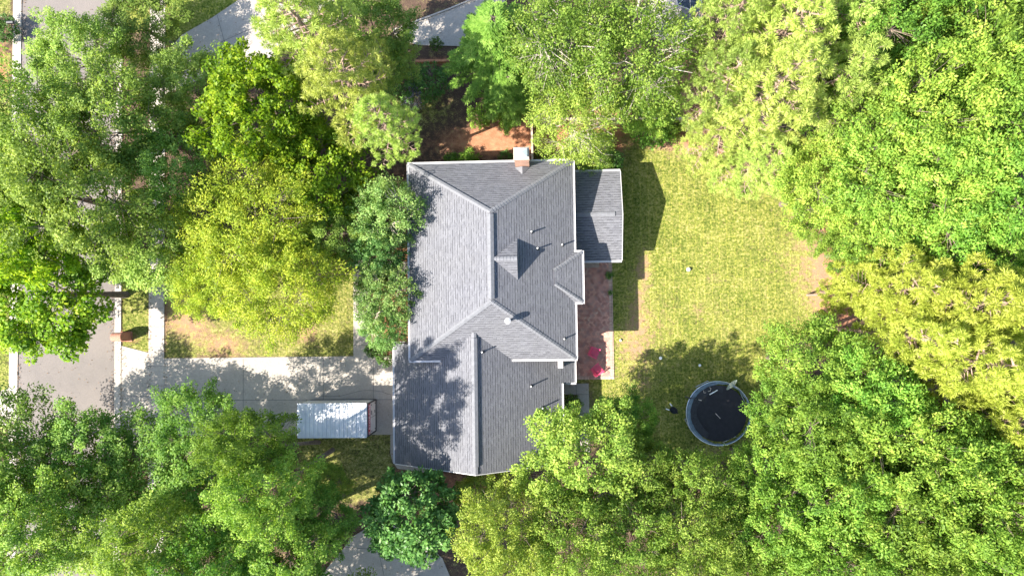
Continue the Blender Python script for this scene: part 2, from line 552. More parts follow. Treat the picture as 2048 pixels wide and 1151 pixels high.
for a in ((970, 285, 85, 28, .7), (1040, 260, 45, 40, .75), (870, 190, 60, 60, .08), (1180, 260, 160, 40, .85), (1250, 285, 50, 16, .9), (800, 320, 80, 60, .12),
          (800, 560, 40, 120, .8), (790, 660, 50, 60, .7), (1380, 170, 50, 90, .6), (1660, 520, 60, 80, .9), (860, 990, 120, 50, .5), (560, 950, 60, 40, .3),
          (0, 60, 40, 90, .15), (1700, 470, 60, 60, .6), (878, 124, 60, 8, .6)):
    clay += a[4] * blob(GX, GY, *a[:4])
for a in ((960, 240, 70, 110, .1), (780, 330, 60, 60, .25), (1090, 280, 60, 40, .3), (800, 600, 30, 130, .3)):
    grass -= a[4] * blob(GX, GY, *a[:4])
clay = np.clip(clay, 0, 1); grass = np.clip(grass, 0, 1)
nx, ny = len(xs), len(ys)
gv = np.stack([GX, GY, np.zeros_like(GX)], -1).reshape(-1, 3)
ii, jj = np.meshgrid(np.arange(nx - 1), np.arange(ny - 1))
a0 = (jj * nx + ii).reshape(-1)
gf = np.stack([a0, a0 + 1, a0 + nx + 1, a0 + nx], -1)
gm = bpy.data.meshes.new('ground')
gm.vertices.add(len(gv)); gm.vertices.foreach_set('co', gv.astype(np.float32).ravel())
gm.loops.add(gf.size); gm.loops.foreach_set('vertex_index', gf.astype(np.int32).ravel())
gm.polygons.add(len(gf)); gm.polygons.foreach_set('loop_start', np.arange(0, gf.size, 4, dtype=np.int32))
gm.update(calc_edges=True)
for nm, ar in (('grass', grass), ('clay', clay), ('lush', lush), ('sod', sod)):
    at = gm.attributes.new(nm, 'FLOAT', 'POINT')
    at.data.foreach_set('value', ar.astype(np.float32).ravel())
mt, t, b, o = new_mat('ground cover')


def attr(t, n):
    a = t.nodes.new('ShaderNodeAttribute'); a.attribute_name = n
    return a.outputs['Fac']


ob = coord(t)
n_big = noise(t, ob, 0.45, 5, 0.6)
n_mid = noise(t, ob, 2.2, 4, 0.65)
n_fin = noise(t, ob, 14.0, 4, 0.75)
k = math_n(t, 'ADD', attr(t, 'grass'), math_n(t, 'MULTIPLY', math_n(t, 'SUBTRACT', n_mid, 0.5), 1.5))
k = math_n(t, 'ADD', k, math_n(t, 'MULTIPLY', math_n(t, 'SUBTRACT', n_fin, 0.5), 1.8))
gmask = math_n(t, 'MULTIPLY_ADD', math_n(t, 'SUBTRACT', k, 0.5), 3.0, 0.5, clamp=True)
n_str = noise(t, ob, 6.0, 3, 0.7)
gk = math_n(t, 'ADD', math_n(t, 'MULTIPLY', n_mid, 0.8), math_n(t, 'MULTIPLY', n_fin, 0.8))
gk = math_n(t, 'ADD', gk, math_n(t, 'MULTIPLY', math_n(t, 'SUBTRACT', n_str, 0.5), 1.9))
gk = math_n(t, 'ADD', gk, math_n(t, 'MULTIPLY', math_n(t, 'SUBTRACT', n_big, 0.5), 0.6))
gk = math_n(t, 'SUBTRACT', gk, 0.33, clamp=True)
dry = ramp(t, gk, [(0.10, (0.055, 0.07, 0.014)), (0.36, (0.15, 0.155, 0.042)), (0.56, (0.235, 0.215, 0.08)), (0.85, (0.36, 0.295, 0.14))])
wet = ramp(t, gk, [(0.10, (0.04, 0.075, 0.008)), (0.36, (0.11, 0.155, 0.02)), (0.58, (0.205, 0.225, 0.036)), (0.9, (0.32, 0.29, 0.11))])
gc = mixc(t, attr(t, 'lush'), dry, wet)
br = t.nodes.new('ShaderNodeTexBrick'); br.offset = 0.5
br.inputs['Scale'].default_value = 1.0; br.inputs['Brick Width'].default_value = 1.15; br.inputs['Row Height'].default_value = 0.56
br.inputs['Mortar Size'].default_value = 0.045; br.inputs['Mortar Smooth'].default_value = 0.8
br.inputs['Color1'].default_value = (0.46, 0.46, 0.46, 1); br.inputs['Color2'].default_value = (0.56, 0.55, 0.5, 1); br.inputs['Mortar'].default_value = (0.76, 0.70, 0.56, 1)
mp = t.nodes.new('ShaderNodeMapping'); mp.inputs['Rotation'].default_value[2] = math.radians(90)
t.links.new(ob, mp.inputs[0]); t.links.new(mp.outputs[0], br.inputs['Vector'])
gc = mixc(t, math_n(t, 'MULTIPLY', attr(t, 'sod'), 0.75), gc, br.outputs[0], 'OVERLAY')
mulch = ramp(t, math_n(t, 'ADD', math_n(t, 'MULTIPLY', n_fin, 0.8), math_n(t, 'MULTIPLY', n_mid, 0.3)),
             [(0.3, (0.03, 0.021, 0.016)), (0.55, (0.085, 0.055, 0.04)), (0.8, (0.19, 0.13, 0.09))])
claycol = ramp(t, math_n(t, 'ADD', math_n(t, 'MULTIPLY', n_mid, 0.6), math_n(t, 'MULTIPLY', n_fin, 0.45)),
               [(0.3, (0.22, 0.085, 0.04)), (0.55, (0.36, 0.17, 0.095)), (0.8, (0.46, 0.28, 0.18))])
ck = math_n(t, 'ADD', attr(t, 'clay'), math_n(t, 'MULTIPLY', math_n(t, 'SUBTRACT', n_mid, 0.5), 0.8))
ck = math_n(t, 'MULTIPLY_ADD', math_n(t, 'SUBTRACT', ck, 0.5), 2.2, 0.5, clamp=True)
sc = mixc(t, ck, mulch, claycol)
tan = ramp(t, n_fin, [(0.3, (0.22, 0.14, 0.085)), (0.7, (0.40, 0.285, 0.19))])
sc = mixc(t, math_n(t, 'MULTIPLY', attr(t, 'sod'), 0.75), sc, tan)
t.links.new(mixc(t, gmask, sc, gc), b.inputs['Base Color'])
b.inputs['Roughness'].default_value = 0.95
b.inputs['Specular IOR Level'].default_value = 0.1
bump(t, b, math_n(t, 'ADD', n_fin, math_n(t, 'MULTIPLY', n_mid, 0.6)), 0.9, 0.06)
gm.materials.append(mt)
go = bpy.data.objects.new('ground', gm); COL.objects.link(go); structure(go)

# ------------------------------------------------------------------ paved surfaces
R_ = MB(); R_.box(-39.62, -32.1, -200, 200, -0.2, 0.02); structure(R_.build('road', M['asphalt']))
for x0, x1 in ((-40.28, -39.62), (-32.1, -31.62)):
    k_ = MB(); k_.box(x0, x1, -200, 200, -0.2, 0.075)
    y_ = -60.0
    while y_ < 60:
        k_.box(x0 + 0.01, x1 - 0.01, y_, y_ + 0.025, 0.07, 0.079, 1); y_ += 3.05
    structure(k_.build('kerb', [M['kerb'], M['joint']]))
sw = MB(); sx0, sx1 = P(298, 650)[0], P(329, 650)[0]
sw.box(sx0, sx1, -120, 120, -0.1, 0.05)
y_ = P(0, 697)[1] - 40.6
while y_ < 60:
    sw.box(sx0 + 0.01, sx1 - 0.01, y_, y_ + 0.022, 0.04, 0.0545, 1); y_ += 1.45
structure(sw.build('sidewalk', [M['kerb'], M['joint']]))


def strips(mb, lines, z, w=0.035, mi=1):
    for a, b2 in lines:
        p = P(*a); q = P(*b2)
        d = (q - p); L = np.linalg.norm(d); d /= L
        nn = np.array([-d[1], d[0], 0]) * w / 2
        mb.face([(*(p - nn)[:2], z), (*(q - nn)[:2], z), (*(q + nn)[:2], z), (*(p + nn)[:2], z)], mi)


dv = MB()
D0 = P(330, 716); D1 = P(792, 868)
dv.prism([(sx1 + 0.015, D0[1]), (D1[0] + 1.6, D0[1]), (D1[0] + 1.6, D1[1]), (sx1 + 0.015, D1[1])], -0.1, 0.045)
strips(dv, [((487, 717), (487, 866)), ((647, 717), (647, 866)), ((747, 717), (747, 866)), ((332, 800), (786, 798))], 0.049)
pts = [(640, 791), (660, 791.5), (682, 791), (700, 786), (720, 781), (735, 779.5), (748, 780), (765, 782.6), (774, 786.5), (782, 788)]
strips(dv, list(zip(pts[:-1], pts[1:])), 0.0495, 0.03)
structure(dv.build('driveway', [M['concrete'], M['joint']]))
ap = MB()
ap.prism([(-31.62, P(242, 691)[1]), (sx0, P(298, 705)[1]), (sx0, P(298, 880)[1]), (-31.62, P(242, 900)[1])], -0.1, 0.04)
strips(ap, [((243, 792), (297, 792))], 0.0445)
structure(ap.build('driveway_apron', [M['concrete'], M['joint']]))
fw = MB()
fw.prism(px_poly([(707, 715.5), (707, 545), (712, 528), (722, 518), (737, 514), (770, 518), (822, 524), (822, 548), (770, 545), (745, 556), (737, 580), (737, 694), (746, 715.5)]), -0.1, 0.05)
strips(fw, [((708, 690), (737, 690)), ((708, 640), (736, 640)), ((708, 590), (736, 590))], 0.0545)
structure(fw.build('path', [M['concrete'], M['joint']]))
lip = MB()
lip.prism(px_poly([(781, 869), (781, 905), (785, 922), (795, 936), (850, 944), (866, 930), (850, 868)]), -0.1, 0.05)
structure(lip.build('path', [M['concrete'], M['joint']]))
sp = MB()
sp.prism(px_poly([(1120, 767), (1177, 766), (1178, 800), (1180, 905), (1155, 905), (1155, 788), (1120, 788)]), -0.1, 0.05)
strips(sp, [((1152, 768), (1153, 788)), ((1156, 788), (1177, 788)), ((1156, 826), (1178, 826))], 0.0545)
structure(sp.build('path', [M['concrete'], M['joint']]))
nd = MB()
nd.prism(px_poly([(690, 1092), (700, 1075), (725, 1060), (752, 1045), (780, 1046), (840, 1075), (885, 1115), (920, 1200), (620, 1200), (650, 1140)]), -0.1, 0.045)
strips(nd, [((690, 1093), (766, 1098)), ((757, 1098), (775, 1180)), ((697, 1130), (722, 1180)), ((838, 1100), (838, 1180)), ((750, 1046), (757, 1098)), ((766, 1098), (880, 1100))], 0.0495)
structure(nd.build('neighbour_driveway', [M['concrete'], M['joint']]))
nt2 = MB()
nt2.prism(px_poly([(330, 108), (365, 70), (425, 36), (478, 0), (500, -60), (760, -60), (640, 20), (560, 100), (520, 150), (420, 150), (330, 190)]), -0.1, 0.045)
strips(nt2, [((435, 31), (447, 76)), ((509, -40), (520, 44)), ((440, 86), (560, 32)), ((447, 76), (470, 150))], 0.0495)
structure(nt2.build('neighbour_driveway', [M['concrete'], M['joint']]))
pad_ = MB()
pad_.prism(px_poly([(786, 62), (830, 45), (900, 19), (950, -2), (1010, -10), (1010, 96), (930, 93), (840, 91), (795, 80)]), -0.1, 0.05)
strips(pad_, [((856, 33), (864, 62))], 0.0545, 0.05)
structure(pad_.build('neighbour_driveway', [M['concrete'], M['joint']]))
for q_ in ([(786, 60), (830, 43), (900, 17), (950, -4), (950, -1), (900, 20), (830, 46), (788, 63)],):
    e_ = MB(); e_.prism(px_poly(q_), 0, 0.14); structure(e_.build('kerb', M['kerb']))
ld = MB(); ld.prism(px_poly([(-60, 800), (18, 776), (18, 850), (-60, 850)]), -0.1, 0.045); structure(ld.build('neighbour_driveway', M['kerb']))
gp = MB(); gp.prism(px_poly([(1300, -40), (1372, -40), (1372, 85), (1345, 90), (1300, 70)]), -0.1, 0.05); structure(gp.build('neighbour_patio', M['concrete']))

pt = MB()
PX0, PX1 = P(1130, 600)[0], P(1226, 640)[0]; PY0, PY1 = P(1190, 758)[1], P(1190, 505)[1]
pt.box(PX0, PX1 - 0.26, PY0 + 0.26, PY1, -0.1, 0.06, 0)
pt.box(PX1 - 0.26, PX1, PY0 + 0.26, PY1, -0.1, 0.062, 1)
pt.box(PX0, PX1, PY0, PY0 + 0.26, -0.1, 0.064, 2)
structure(pt.build('patio', [M['paver'], M['soldier_x'], M['soldier']]))

# ------------------------------------------------------------------ house
house = empty('house', (-3.3, 3.2, 0), 0, 'two storey house under grey shingled hip roofs with white gutters', 'house')


def hpart(mb, name, mats, parent=house, **k):
    o = mb.build(name, mats, None, **k)
    o.parent = parent
    mi_ = Vector((0, 0, 0))
    p = parent
    while p is not None:
        mi_ += p.location; p = p.parent
    o.location = -mi_
    return o


X0, X1, Y0, Y1 = -8.83, 2.15, -3.17, 9.95
EZ, RZ = 4.8, 7.6
RX, RN, RS = -3.17, 6.26, 0.65
GE, GR, GXR = 2.75, 6.15, -4.43
GX0, GX1, GX2, GYS = -10.37, 1.23, 2.15, -10.4
gs = (GR - GE) / (GXR - GX0)


def gz(x):
    return GR - gs * abs(x - GXR)


# walls
wl = MB()
wl.box(X0 + .45, X1 - .45, Y0 + .45, Y1 - .35, 0, EZ - 0.05)
wl.box(X1 - .45, 2.68 - .3, 0.9, 3.5, 0, EZ - 0.05)
hpart(wl, 'wall', M['brick'], uvslope=True)
gw = MB()
x_a, x_b = GX0 + .4, GX1 - .35
ya = GYS + .35
prof = [(x_a, 0), (x_b, 0), (x_b, gz(x_b) - .16), (GXR, GR - .16), (x_a, gz(x_a) - .16)]
n_ = len(prof); b0 = len(gw.v)
gw.v += [(x, ya, z) for x, z in prof] + [(x, Y0 + .447, z) for x, z in prof]
gw.f.append(tuple(range(n_))); gw.mi.append(0)
for i in range(n_):
    j = (i + 1) % n_
    gw.f.append((i, n_ + i, n_ + j, j)); gw.mi.append(0)
gw.box(x_b, GX2 - .35, -4.7, Y0 + .44, 0, gz(GX2) - .1)
hpart(gw, 'garage_wall', M['brick'], uvslope=True)
sw_ = MB(); sw_.box(X1 - .45, 5.2, 3.75, 9.3, 0, 2.62); hpart(sw_, 'sunroom_wall', M['siding'])

# roofs
rf = MB()
A, B_, C_, D_ = (X0, Y0, EZ), (X1, Y0, EZ), (X1, Y1, EZ), (X0, Y1, EZ)
N_, S_ = (RX, RN, RZ), (RX, RS, RZ)
for f in ([A, S_, N_, D_], [B_, C_, N_, S_], [C_, D_, N_], [A, B_, S_]):
    rf.slab(f, 0.14)
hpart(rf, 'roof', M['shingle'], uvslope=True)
gr = MB()
hs = (RZ - EZ) / (RS - Y0)
yv = Y0 + (GR - EZ) / hs
xw = GXR - (GR - EZ) / gs; xe = GXR + (GR - EZ) / gs
gr.slab([(GX0, GYS, gz(GX0)), (GXR, GYS, GR), (GXR, yv, GR), (xw, Y0, EZ), (xw, Y0 + 0.45, EZ), (X0 + .45, Y0 + .45, gz(X0 + .45)), (X0 + .45, -2.1, gz(X0 + .45)), (GX0, -2.1, gz(GX0))], 0.13)
gr.slab([(GXR, GYS, GR), (GX1, GYS, gz(GX1)), (GX1, -4.97, gz(GX1)), (GX2, -4.97, gz(GX2)), (GX2, Y0 + .44, gz(GX2)), (xe, Y0 + .44, EZ), (xe, Y0, EZ), (GXR, yv, GR)], 0.13)
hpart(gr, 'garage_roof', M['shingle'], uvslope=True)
sr = MB()
SX0, SX1, SY0, SY1, SYR = X1 - .45, 5.52, 3.41, 9.6, 6.5
SE, SR = 2.75, 3.66
sr.slab([(SX0, SY0, SE), (SX1, SY0, SE), (SX1, SYR, SR), (SX0, SYR, SR)], 0.11)
sr.slab([(SX0, SY1, SE), (SX1, SY1, SE), (SX1, SYR, SR), (SX0, SYR, SR)], 0.11)
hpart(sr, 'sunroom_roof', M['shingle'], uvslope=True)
gb = MB(); gb.face([(5.2, SY0 + .3, 2.6), (5.2, SY1 - .3, 2.6), (5.2, SYR, 3.5)]); hpart(gb, 'gable_end', M['siding'])
# bay roof
br_ = MB()
bx, by0, by1 = 2.66, 0.54, 3.85
bA, bB = (0.80, 2.62, 5.66), (0.84, 1.75, 5.64)
br_.slab([(bx, by0, EZ + .012), (bx, by1, EZ + .012), bA, bB], 0.10)
br_.slab([(bx, by1, EZ + .012), (X1 - .02, by1, EZ + .02), bA], 0.10)
br_.slab([(bx, by0, EZ + .012), (X1 - .02, by0, EZ + .02), bB], 0.10)
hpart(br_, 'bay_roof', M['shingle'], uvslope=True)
# dormer
mslope = (RZ - EZ) / (X1 - RX)


def mz(x):
    return EZ + mslope * (X1 - x)


dm = MB()
dx = -1.53; dya, dyb, dyr = 2.0, 4.6, 3.3
dzb = mz(dx) + 0.03; dza = 7.57
dxr = RX + 0.12
dm.slab([(dx, dya, dzb), (dx, dyr, dza), (dxr, dyr, dza)], 0.10)
dm.slab([(dx, dyb, dzb), (dx, dyr, dza), (dxr, dyr, dza)], 0.10)
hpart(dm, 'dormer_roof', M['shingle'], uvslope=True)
dg = MB(); dg.box(dx - .5, dx - .16, dyr - .45, dyr + .45, dzb - .4, dzb + .1)
dg.face([(dx - .12, dya + .12, dzb - .3), (dx - .12, dyb - .12, dzb - .3), (dx - .12, dyb - .12, dzb - .02), (dx - .12, dyr, dza - .12), (dx - .12, dya + .12, dzb - .02)])
hpart(dg, 'dormer_gable', M['siding'])


# ridge vents and hip caps
def capstrip(mb, p, q, w, h, steps=1):
    """folded cap over a ridge or hip from p to q: two thin flaps following the neighbouring slopes"""
    p = np.array(p, float); q = np.array(q, float)
    d = q - p; L = np.linalg.norm(d); d /= L
    s = np.cross(d, (0, 0, 1.0)); s /= np.linalg.norm(s)
    n = max(1, int(L / 0.21)) if steps else 1
    for i in range(n):
        a = p + d * L * i / n; b = p + d * L * (i + 1) / n
        l0 = h + 0.004; l1 = h + 0.024
        for sg in (-1, 1):
            dn = -w * 0.42
            v = [a + np.array([0, 0, l1]), b + np.array([0, 0, l0]), b + s * sg * w + np.array([0, 0, l0 + dn]), a + s * sg * w + np.array([0, 0, l1 + dn])]
            mb.slab([tuple(k) for k in v], 0.03)


for a_, b_, w_ in ((A, S_, .15), (B_, S_, .15), (C_, N_, .15), (D_, N_, .15), ((bx, by0, EZ + .03), bB, .12), ((bx, by1, EZ + .03), bA, .12),
                   ((dx, dyr, dza), (dxr, dyr, dza), .13), ((GXR, yv, GR), (GXR, yv - .4, GR), .15), ((GXR, GYS, GR), (GXR, GYS + .55, GR), .15)):
    hc = MB(); capstrip(hc, a_, b_, w_, 0.03); hpart(hc, 'ridge_cap', M['cap'], uvslope=True)


def vent(mb, p, q, w, h, dn):
    (xa, y_a, za), (xb, y_b, zb) = p, q
    d = np.array([xb - xa, y_b - y_a, 0.0]); L = np.linalg.norm(d); d /= L
    s = np.array([-d[1], d[0], 0]) * w
    top = np.array([0, 0, h]); low = np.array([0, 0, h - dn])
    a = np.array(p, float); b = np.array(q, float)
    for sg in (-1, 1):
        mb.slab([tuple(a + top), tuple(b + top), tuple(b + s * sg + low), tuple(a + s * sg + low)], 0.075)


v1 = MB(); vent(v1, (RX, RN - .15, RZ), (RX, RS + .15, RZ), 0.20, 0.10, 0.10); hpart(v1, 'ridge_vent', M['cap'])
v2 = MB(); vent(v2, (GXR, yv - .35, GR), (GXR, GYS + .5, GR), 0.20, 0.10, 0.10); hpart(v2, 'ridge_vent', M['cap'])
v3 = MB(); vent(v3, (SX0 + .5, SYR, SR), (SX1 - .5, SYR, SR), 0.15, 0.06, 0.035); hpart(v3, 'ridge_vent', M['cap'])


# gutters
def gutter(mb, p, q, z, out, w=0.13, h=0.12):
    """box gutter outside the eave edge p-q (2d), out = outward unit"""
    o = np.array([p[0], p[1], z - h]); ax = np.array([q[0] - p[0], q[1] - p[1], 0.0])
    oy = np.array([out[0], out[1], 0.0])
    mb.obox(o + oy * 0.003, ax, oy * 0.012, (0, 0, h))
    mb.obox(o + oy * (w - 0.028), ax, oy * 0.028, (0, 0, h))
    mb.obox(o + oy * 0.015, ax, oy * (w - 0.043), (0, 0, h * 0.62))
    for e in (o, o + ax - ax / np.linalg.norm(ax) * 0.015):
        mb.obox(e + oy * 0.004, ax / np.linalg.norm(ax) * 0.014, oy * (w - 0.01), (0, 0, h * 0.98))


def gpart(*a, **k):
    g_ = MB(); gutter(g_, *a, **k); hpart(g_, 'gutter', M['white'])


gpart((X0, Y0), (X0, Y1), EZ + .01, (-1, 0))
gpart((X0 - .1, Y1), (X1 + .1, Y1), EZ + .01, (0, 1))
gpart((X1, Y0), (X1, by0 - .12), EZ + .01, (1, 0))
gpart((X1, by1 + .12), (X1, Y1), EZ + .01, (1, 0))
gpart((X0 - .1, Y0), (xw, Y0), EZ + .01, (0, -1))
gpart((xe, Y0), (X1 + .1, Y0), EZ + .01, (0, -1))
gpart((bx, by0 - .1), (bx, by1 + .1), EZ + .01, (1, 0))
gpart((X1 - .02, by1), (bx, by1), EZ + .01, (0, 1))
gpart((X1 - .02, by0), (bx, by0), EZ + .01, (0, -1))
gpart((GX0, GYS), (GX0, -2.1), gz(GX0) + .01, (-1, 0), w=0.12)
gpart((GX0 - .1, -2.1), (X0 + .3, -2.1), gz(GX0) + .01, (0, 1), w=0.11)
gpart((GX1, GYS), (GX1, -4.97), gz(GX1) + .01, (1, 0))
gpart((GX2, -4.97), (GX2, Y0), gz(GX2) + .01, (1, 0))
gpart((GX1 + .15, -4.97), (GX2 + .1, -4.97), gz(GX2) + .01, (0, -1))
gpart((SX0 + .5, SY0), (SX1, SY0), SE + .01, (0, -1))
gpart((SX0 + .5, SY1), (SX1, SY1), SE + .01, (0, 1))
# rake boards of the garage gable
rk = MB()
for xa in (GX0, GX1):
    z_a = gz(xa)
    rk.slab([(xa, GYS, z_a + .012), (GXR, GYS, GR + .012), (GXR, GYS - .05, GR + .012), (xa, GYS - .05, z_a + .012)], 0.2)
hpart(rk, 'rake_board', M['white'])
rk = MB()
for ya_ in (SY0, SY1):
    rk.slab([(SX1, ya_, SE + .01), (SX1, SYR, SR + .01), (SX1 + .04, SYR, SR + .01), (SX1 + .04, ya_, SE + .01)], 0.16)
hpart(rk, 'rake_board', M['white'])

# chimney
ch = MB(); ch.box(-1.64, -.72, 9.54, 10.28, 0, 7.3)
ch.box(-1.68, -.68, 9.50, 10.32, 7.12, 7.34)
chim = hpart(ch, 'chimney', M['brick'], uvslope=True)
cc = MB(); cc.box(-1.66, -.70, 9.53, 10.30, 7.34, 7.40)
hpart(cc, 'chimney_cap', M['kerb'], chim)
fl = MB()
fl.box(-1.40, -.86, 9.68, 10.14, 7.40, 7.52)
q = [(-1.46, 9.62), (-.80, 9.62), (-.80, 10.2), (-1.46, 10.2)]
for i in range(4):
    a = q[i]; b2 = q[(i + 1) % 4]
    fl.face([(*a, 7.58), (*b2, 7.58), (-1.13, 9.91, 7.72)])
hpart(fl, 'flue_cover', M['steel'], chim)
ck_ = MB()
cz = lambda y: EZ + (RZ - EZ) / (Y1 - RN) * (Y1 - y)
ck_.slab([(-1.68, 9.5, cz(9.5) + .03), (-1.18, 9.5, cz(9.5) + .32), (-1.18, 8.95, cz(8.95) + .03)], 0.05)
ck_.slab([(-.68, 9.5, cz(9.5) + .03), (-1.18, 9.5, cz(9.5) + .32), (-1.18, 8.95, cz(8.95) + .03)], 0.05)
hpart(ck_, 'chimney_saddle', M['cap'], chim)


# vent pipes on the roof
def vpipe(x, y, z, h=0.42, r=0.05, big=False):
    mb = MB()
    mb.tube([(x, y, z - .15), (x, y, z + h)], r, 10)
    hp = hpart(mb, 'vent_pipe', M['pipe'] if not big else M['white'])
    c = MB()
    c.lathe([(r * 2.6, z - .04), (r * 1.5, z + .05), (r * 1.02, z + .10)], (x, y), 12)
    if big:
        c = MB()
        c.lathe([(r * .9, z + h - .02), (r * 2.3, z + h - .02), (r * 2.3, z + h + .12), (0.001, z + h + .24)], (x, y), 14)
    hpart(c, 'flashing' if not big else 'vent_cap', M['darkmetal'] if not big else M['white'], hp)


for px, py, zz in ((1063, 464, 6.55), (1124, 490, 5.35), (1075, 497, 6.35), (1128, 677, 5.3)):
    for _ in range(3):
        p_ = P(px, py, zz); zz = mz(p_[0])
    vpipe(p_[0], p_[1], zz)
p_ = P(1017, 641, 6.4)
zz = EZ + hs * (p_[1] - Y0); p_ = P(1017, 641, zz); zz = EZ + hs * (p_[1] - Y0)
vpipe(p_[0], p_[1], zz, 0.75, 0.085, True)
for px, py in ((965, 703), (1062, 771), (1085, 814)):
    zz = 5.5
    for _ in range(4):
        p_ = P(px, py, zz); zz = gz(p_[0])
    vpipe(p_[0], p_[1], zz, 0.48)
zz = 3.0
for _ in range(4):
    p_ = P(1121, 728, zz); zz = gz(p_[0])
vb = MB(); vb.box(p_[0] - .14, p_[0] + .12, p_[1] - .2, p_[1] + .2, zz - .1, zz + .3); vb.box(p_[0] - .18, p_[0] + .16, p_[1] - .24, p_[1] + .24, zz + .3, zz + .34)
hpart(vb, 'roof_vent', M['white'])


# windows and doors of the walls under the eaves
def window(xa, xb, ya, yb, za, zb, door=False):
    w_ = MB(); w_.box(xa, xb, ya, yb, za, zb)
    o_ = hpart(w_, 'door' if door else 'window', M['white'])
    g_ = MB()
    if abs(xb - xa) < abs(yb - ya):
        s_ = 0.004 if xa > -3 else -0.004
        g_.box(xa + s_, xb + s_, ya + .08, yb - .08, za + .08, zb - .08)
    else:
        s_ = 0.004 if ya > 3 else -0.004
        g_.box(xa + .08, xb - .08, ya + s_, yb + s_, za + .08, zb - .08)
    hpart(g_, 'pane', M['glass'], o_)


for yy in (-2.2, 5.0, 8.0):
    window(1.70, 1.74, yy, yy + 1.0, 3.2, 4.4)
window(2.38, 2.42, 1.3, 3.1, 3.1, 4.4)
window(2.38, 2.42, 1.3, 3.1, 0.1, 2.2)
window(5.2, 5.24, 4.3, 6.2, .8, 2.2); window(5.2, 5.24, 6.8, 8.8, .8, 2.2)
for yy in (-1.5, 1.0, 4.5, 7.5):
    window(-8.42, -8.38, yy, yy + 1.0, 3.2, 4.4)
window(-8.42, -8.38, 2.4, 3.4, 0.1, 2.2, True)
for yy in (-9.6, -6.2):
    d_ = MB()
    d_.box(-10.02, -9.97, yy, yy + 2.7, .05, 2.15)
    for k in range(1, 4):
        d_.box(-10.03, -9.97, yy + .03, yy + 2.67, .05 + k * .525 - .01, .05 + k * .525 + .01)
    hpart(d_, 'garage_door', M['white'])
# doorstep boards outside the sunroom
st = empty('doorstep', (P(1180, 530)[0], P(1180, 529)[1], 0), 0, 'low slatted timber doorstep at the north end of the brick patio', 'doorstep')
for k in range(14):
    pass
s_ = MB()
for k in range(16):
    s_.box(-.62 + k * .08, -.62 + k * .08 + .065, -.22, .22, .20, .23)
s_.box(-.62, .65, -.2, -.15, .06, .2); s_.box(-.62, .65, .15, .2, .06, .2)
s_.build('tread', M['wood'], st)
s_ = MB()
for k in range(16):
    s_.box(-.62 + k * .08, -.62 + k * .08 + .065, -.22, .22, .12, .15)
s2 = s_.build('riser_board', M['wood'], st); s2.location = (0, 0, -0.02)

# ------------------------------------------------------------------ storage container
cx0, cx1, cy0, cy1 = -17.24, -12.36, -8.58, -6.33
ct = empty('storage_container', ((cx0 + cx1) / 2, (cy0 + cy1) / 2, .045), 0, 'white portable storage container with ribbed roof on the driveway', 'container')
hx, hy = (cx1 - cx0) / 2, (cy1 - cy0) / 2
cb = MB(); cb.box(-hx, hx, -hy, hy, 0.16, 2.36)
for k in range(24):
    x_ = -hx + .12 + k * (2 * hx - .24) / 23
    for sg in (-1, 1):
        cb.box(x_ - .04, x_ + .04, sg * hy - .02, sg * hy + .02, .3, 2.3)
cb.build('body', M['boxwhite'], ct)
cr = MB(); cr.box(-hx - .09, hx - .06, -hy - .06, hy + .06, 2.36, 2.44)
for k in range(16):
    x_ = -hx + .12 + k * (2 * hx - .34) / 15
    cr.box(x_ - .05, x_ + .05, -hy - .02, hy + .02, 2.44, 2.478)
for sg in (-1, 1):
    cr.box(-hx - .09, hx - .06, sg * (hy + .06) - .025, sg * (hy + .06) + .025, 2.36, 2.475)
cr.build('roof', M['boxwhite'], ct)
cs = MB()
for sg in (-1, 1):
    cs.box(-hx, hx + .02, sg * hy - .05, sg * hy + .05, 0.0, .16)
    cs.box(hx - .02, hx + .05, sg * hy - .05, sg * hy + .05, .0, 2.34)
cs.box(hx - .03, hx + .06, -hy, hy, 0.0, .15)
cs.box(hx - .03, hx + .04, -hy, hy, 2.28, 2.36)
cs.build('steel_frame', M['darkmetal'], ct)
cdw = MB(); cdw.box(hx - .01, hx + .025, -hy + .06, hy - .06, .18, 1.62)
cdo = cdw.build('door', M['boxwhite'], ct)
for nm_, (ya_, yb_, za_, zb_, th_) in [('door_seam', (.03, .05, .18, 1.62, .007)), ('latch', (.22, .52, 1.28, 1.37, .025)), ('latch', (.25, .45, .42, .48, .025))] + [
        ('hinge', (sg * (hy - .2) - .04, sg * (hy - .2) + .04, zz - .04, zz + .04, .025)) for sg in (-1, 1) for zz in (.35, 1.35)]:
    dl = MB(); dl.box(hx + .025, hx + .025 + th_, ya_, yb_, za_, zb_); dl.build(nm_, M['darkmetal'], cdo)
bd = MB(); bd.box(hx - .01, hx + .028, -hy + .06, hy - .06, 1.68, 2.24)
bdo = bd.build('sign_band', M['bandred'], ct)
fc = bpy.data.curves.new('lettering', 'FONT'); fc.body = 'O STORAGE'; fc.size = 0.40; fc.extrude = 0.006; fc.align_x = 'CENTER'; fc.align_y = 'CENTER'
fo = bpy.data.objects.new('tmp', fc); COL.objects.link(fo)
bpy.context.view_layer.update()
dme = bpy.data.meshes.new_from_object(fo.evaluated_get(bpy.context.evaluated_depsgraph_get()))
bpy.data.objects.remove(fo)
dme.materials.clear(); dme.materials.append(M['ball'])
lo = bpy.data.objects.new('lettering', dme); COL.objects.link(lo); lo.parent = bdo
lo.rotation_euler = (math.radians(90), 0, math.radians(90)); lo.location = (hx + .036, -.08, 1.95)

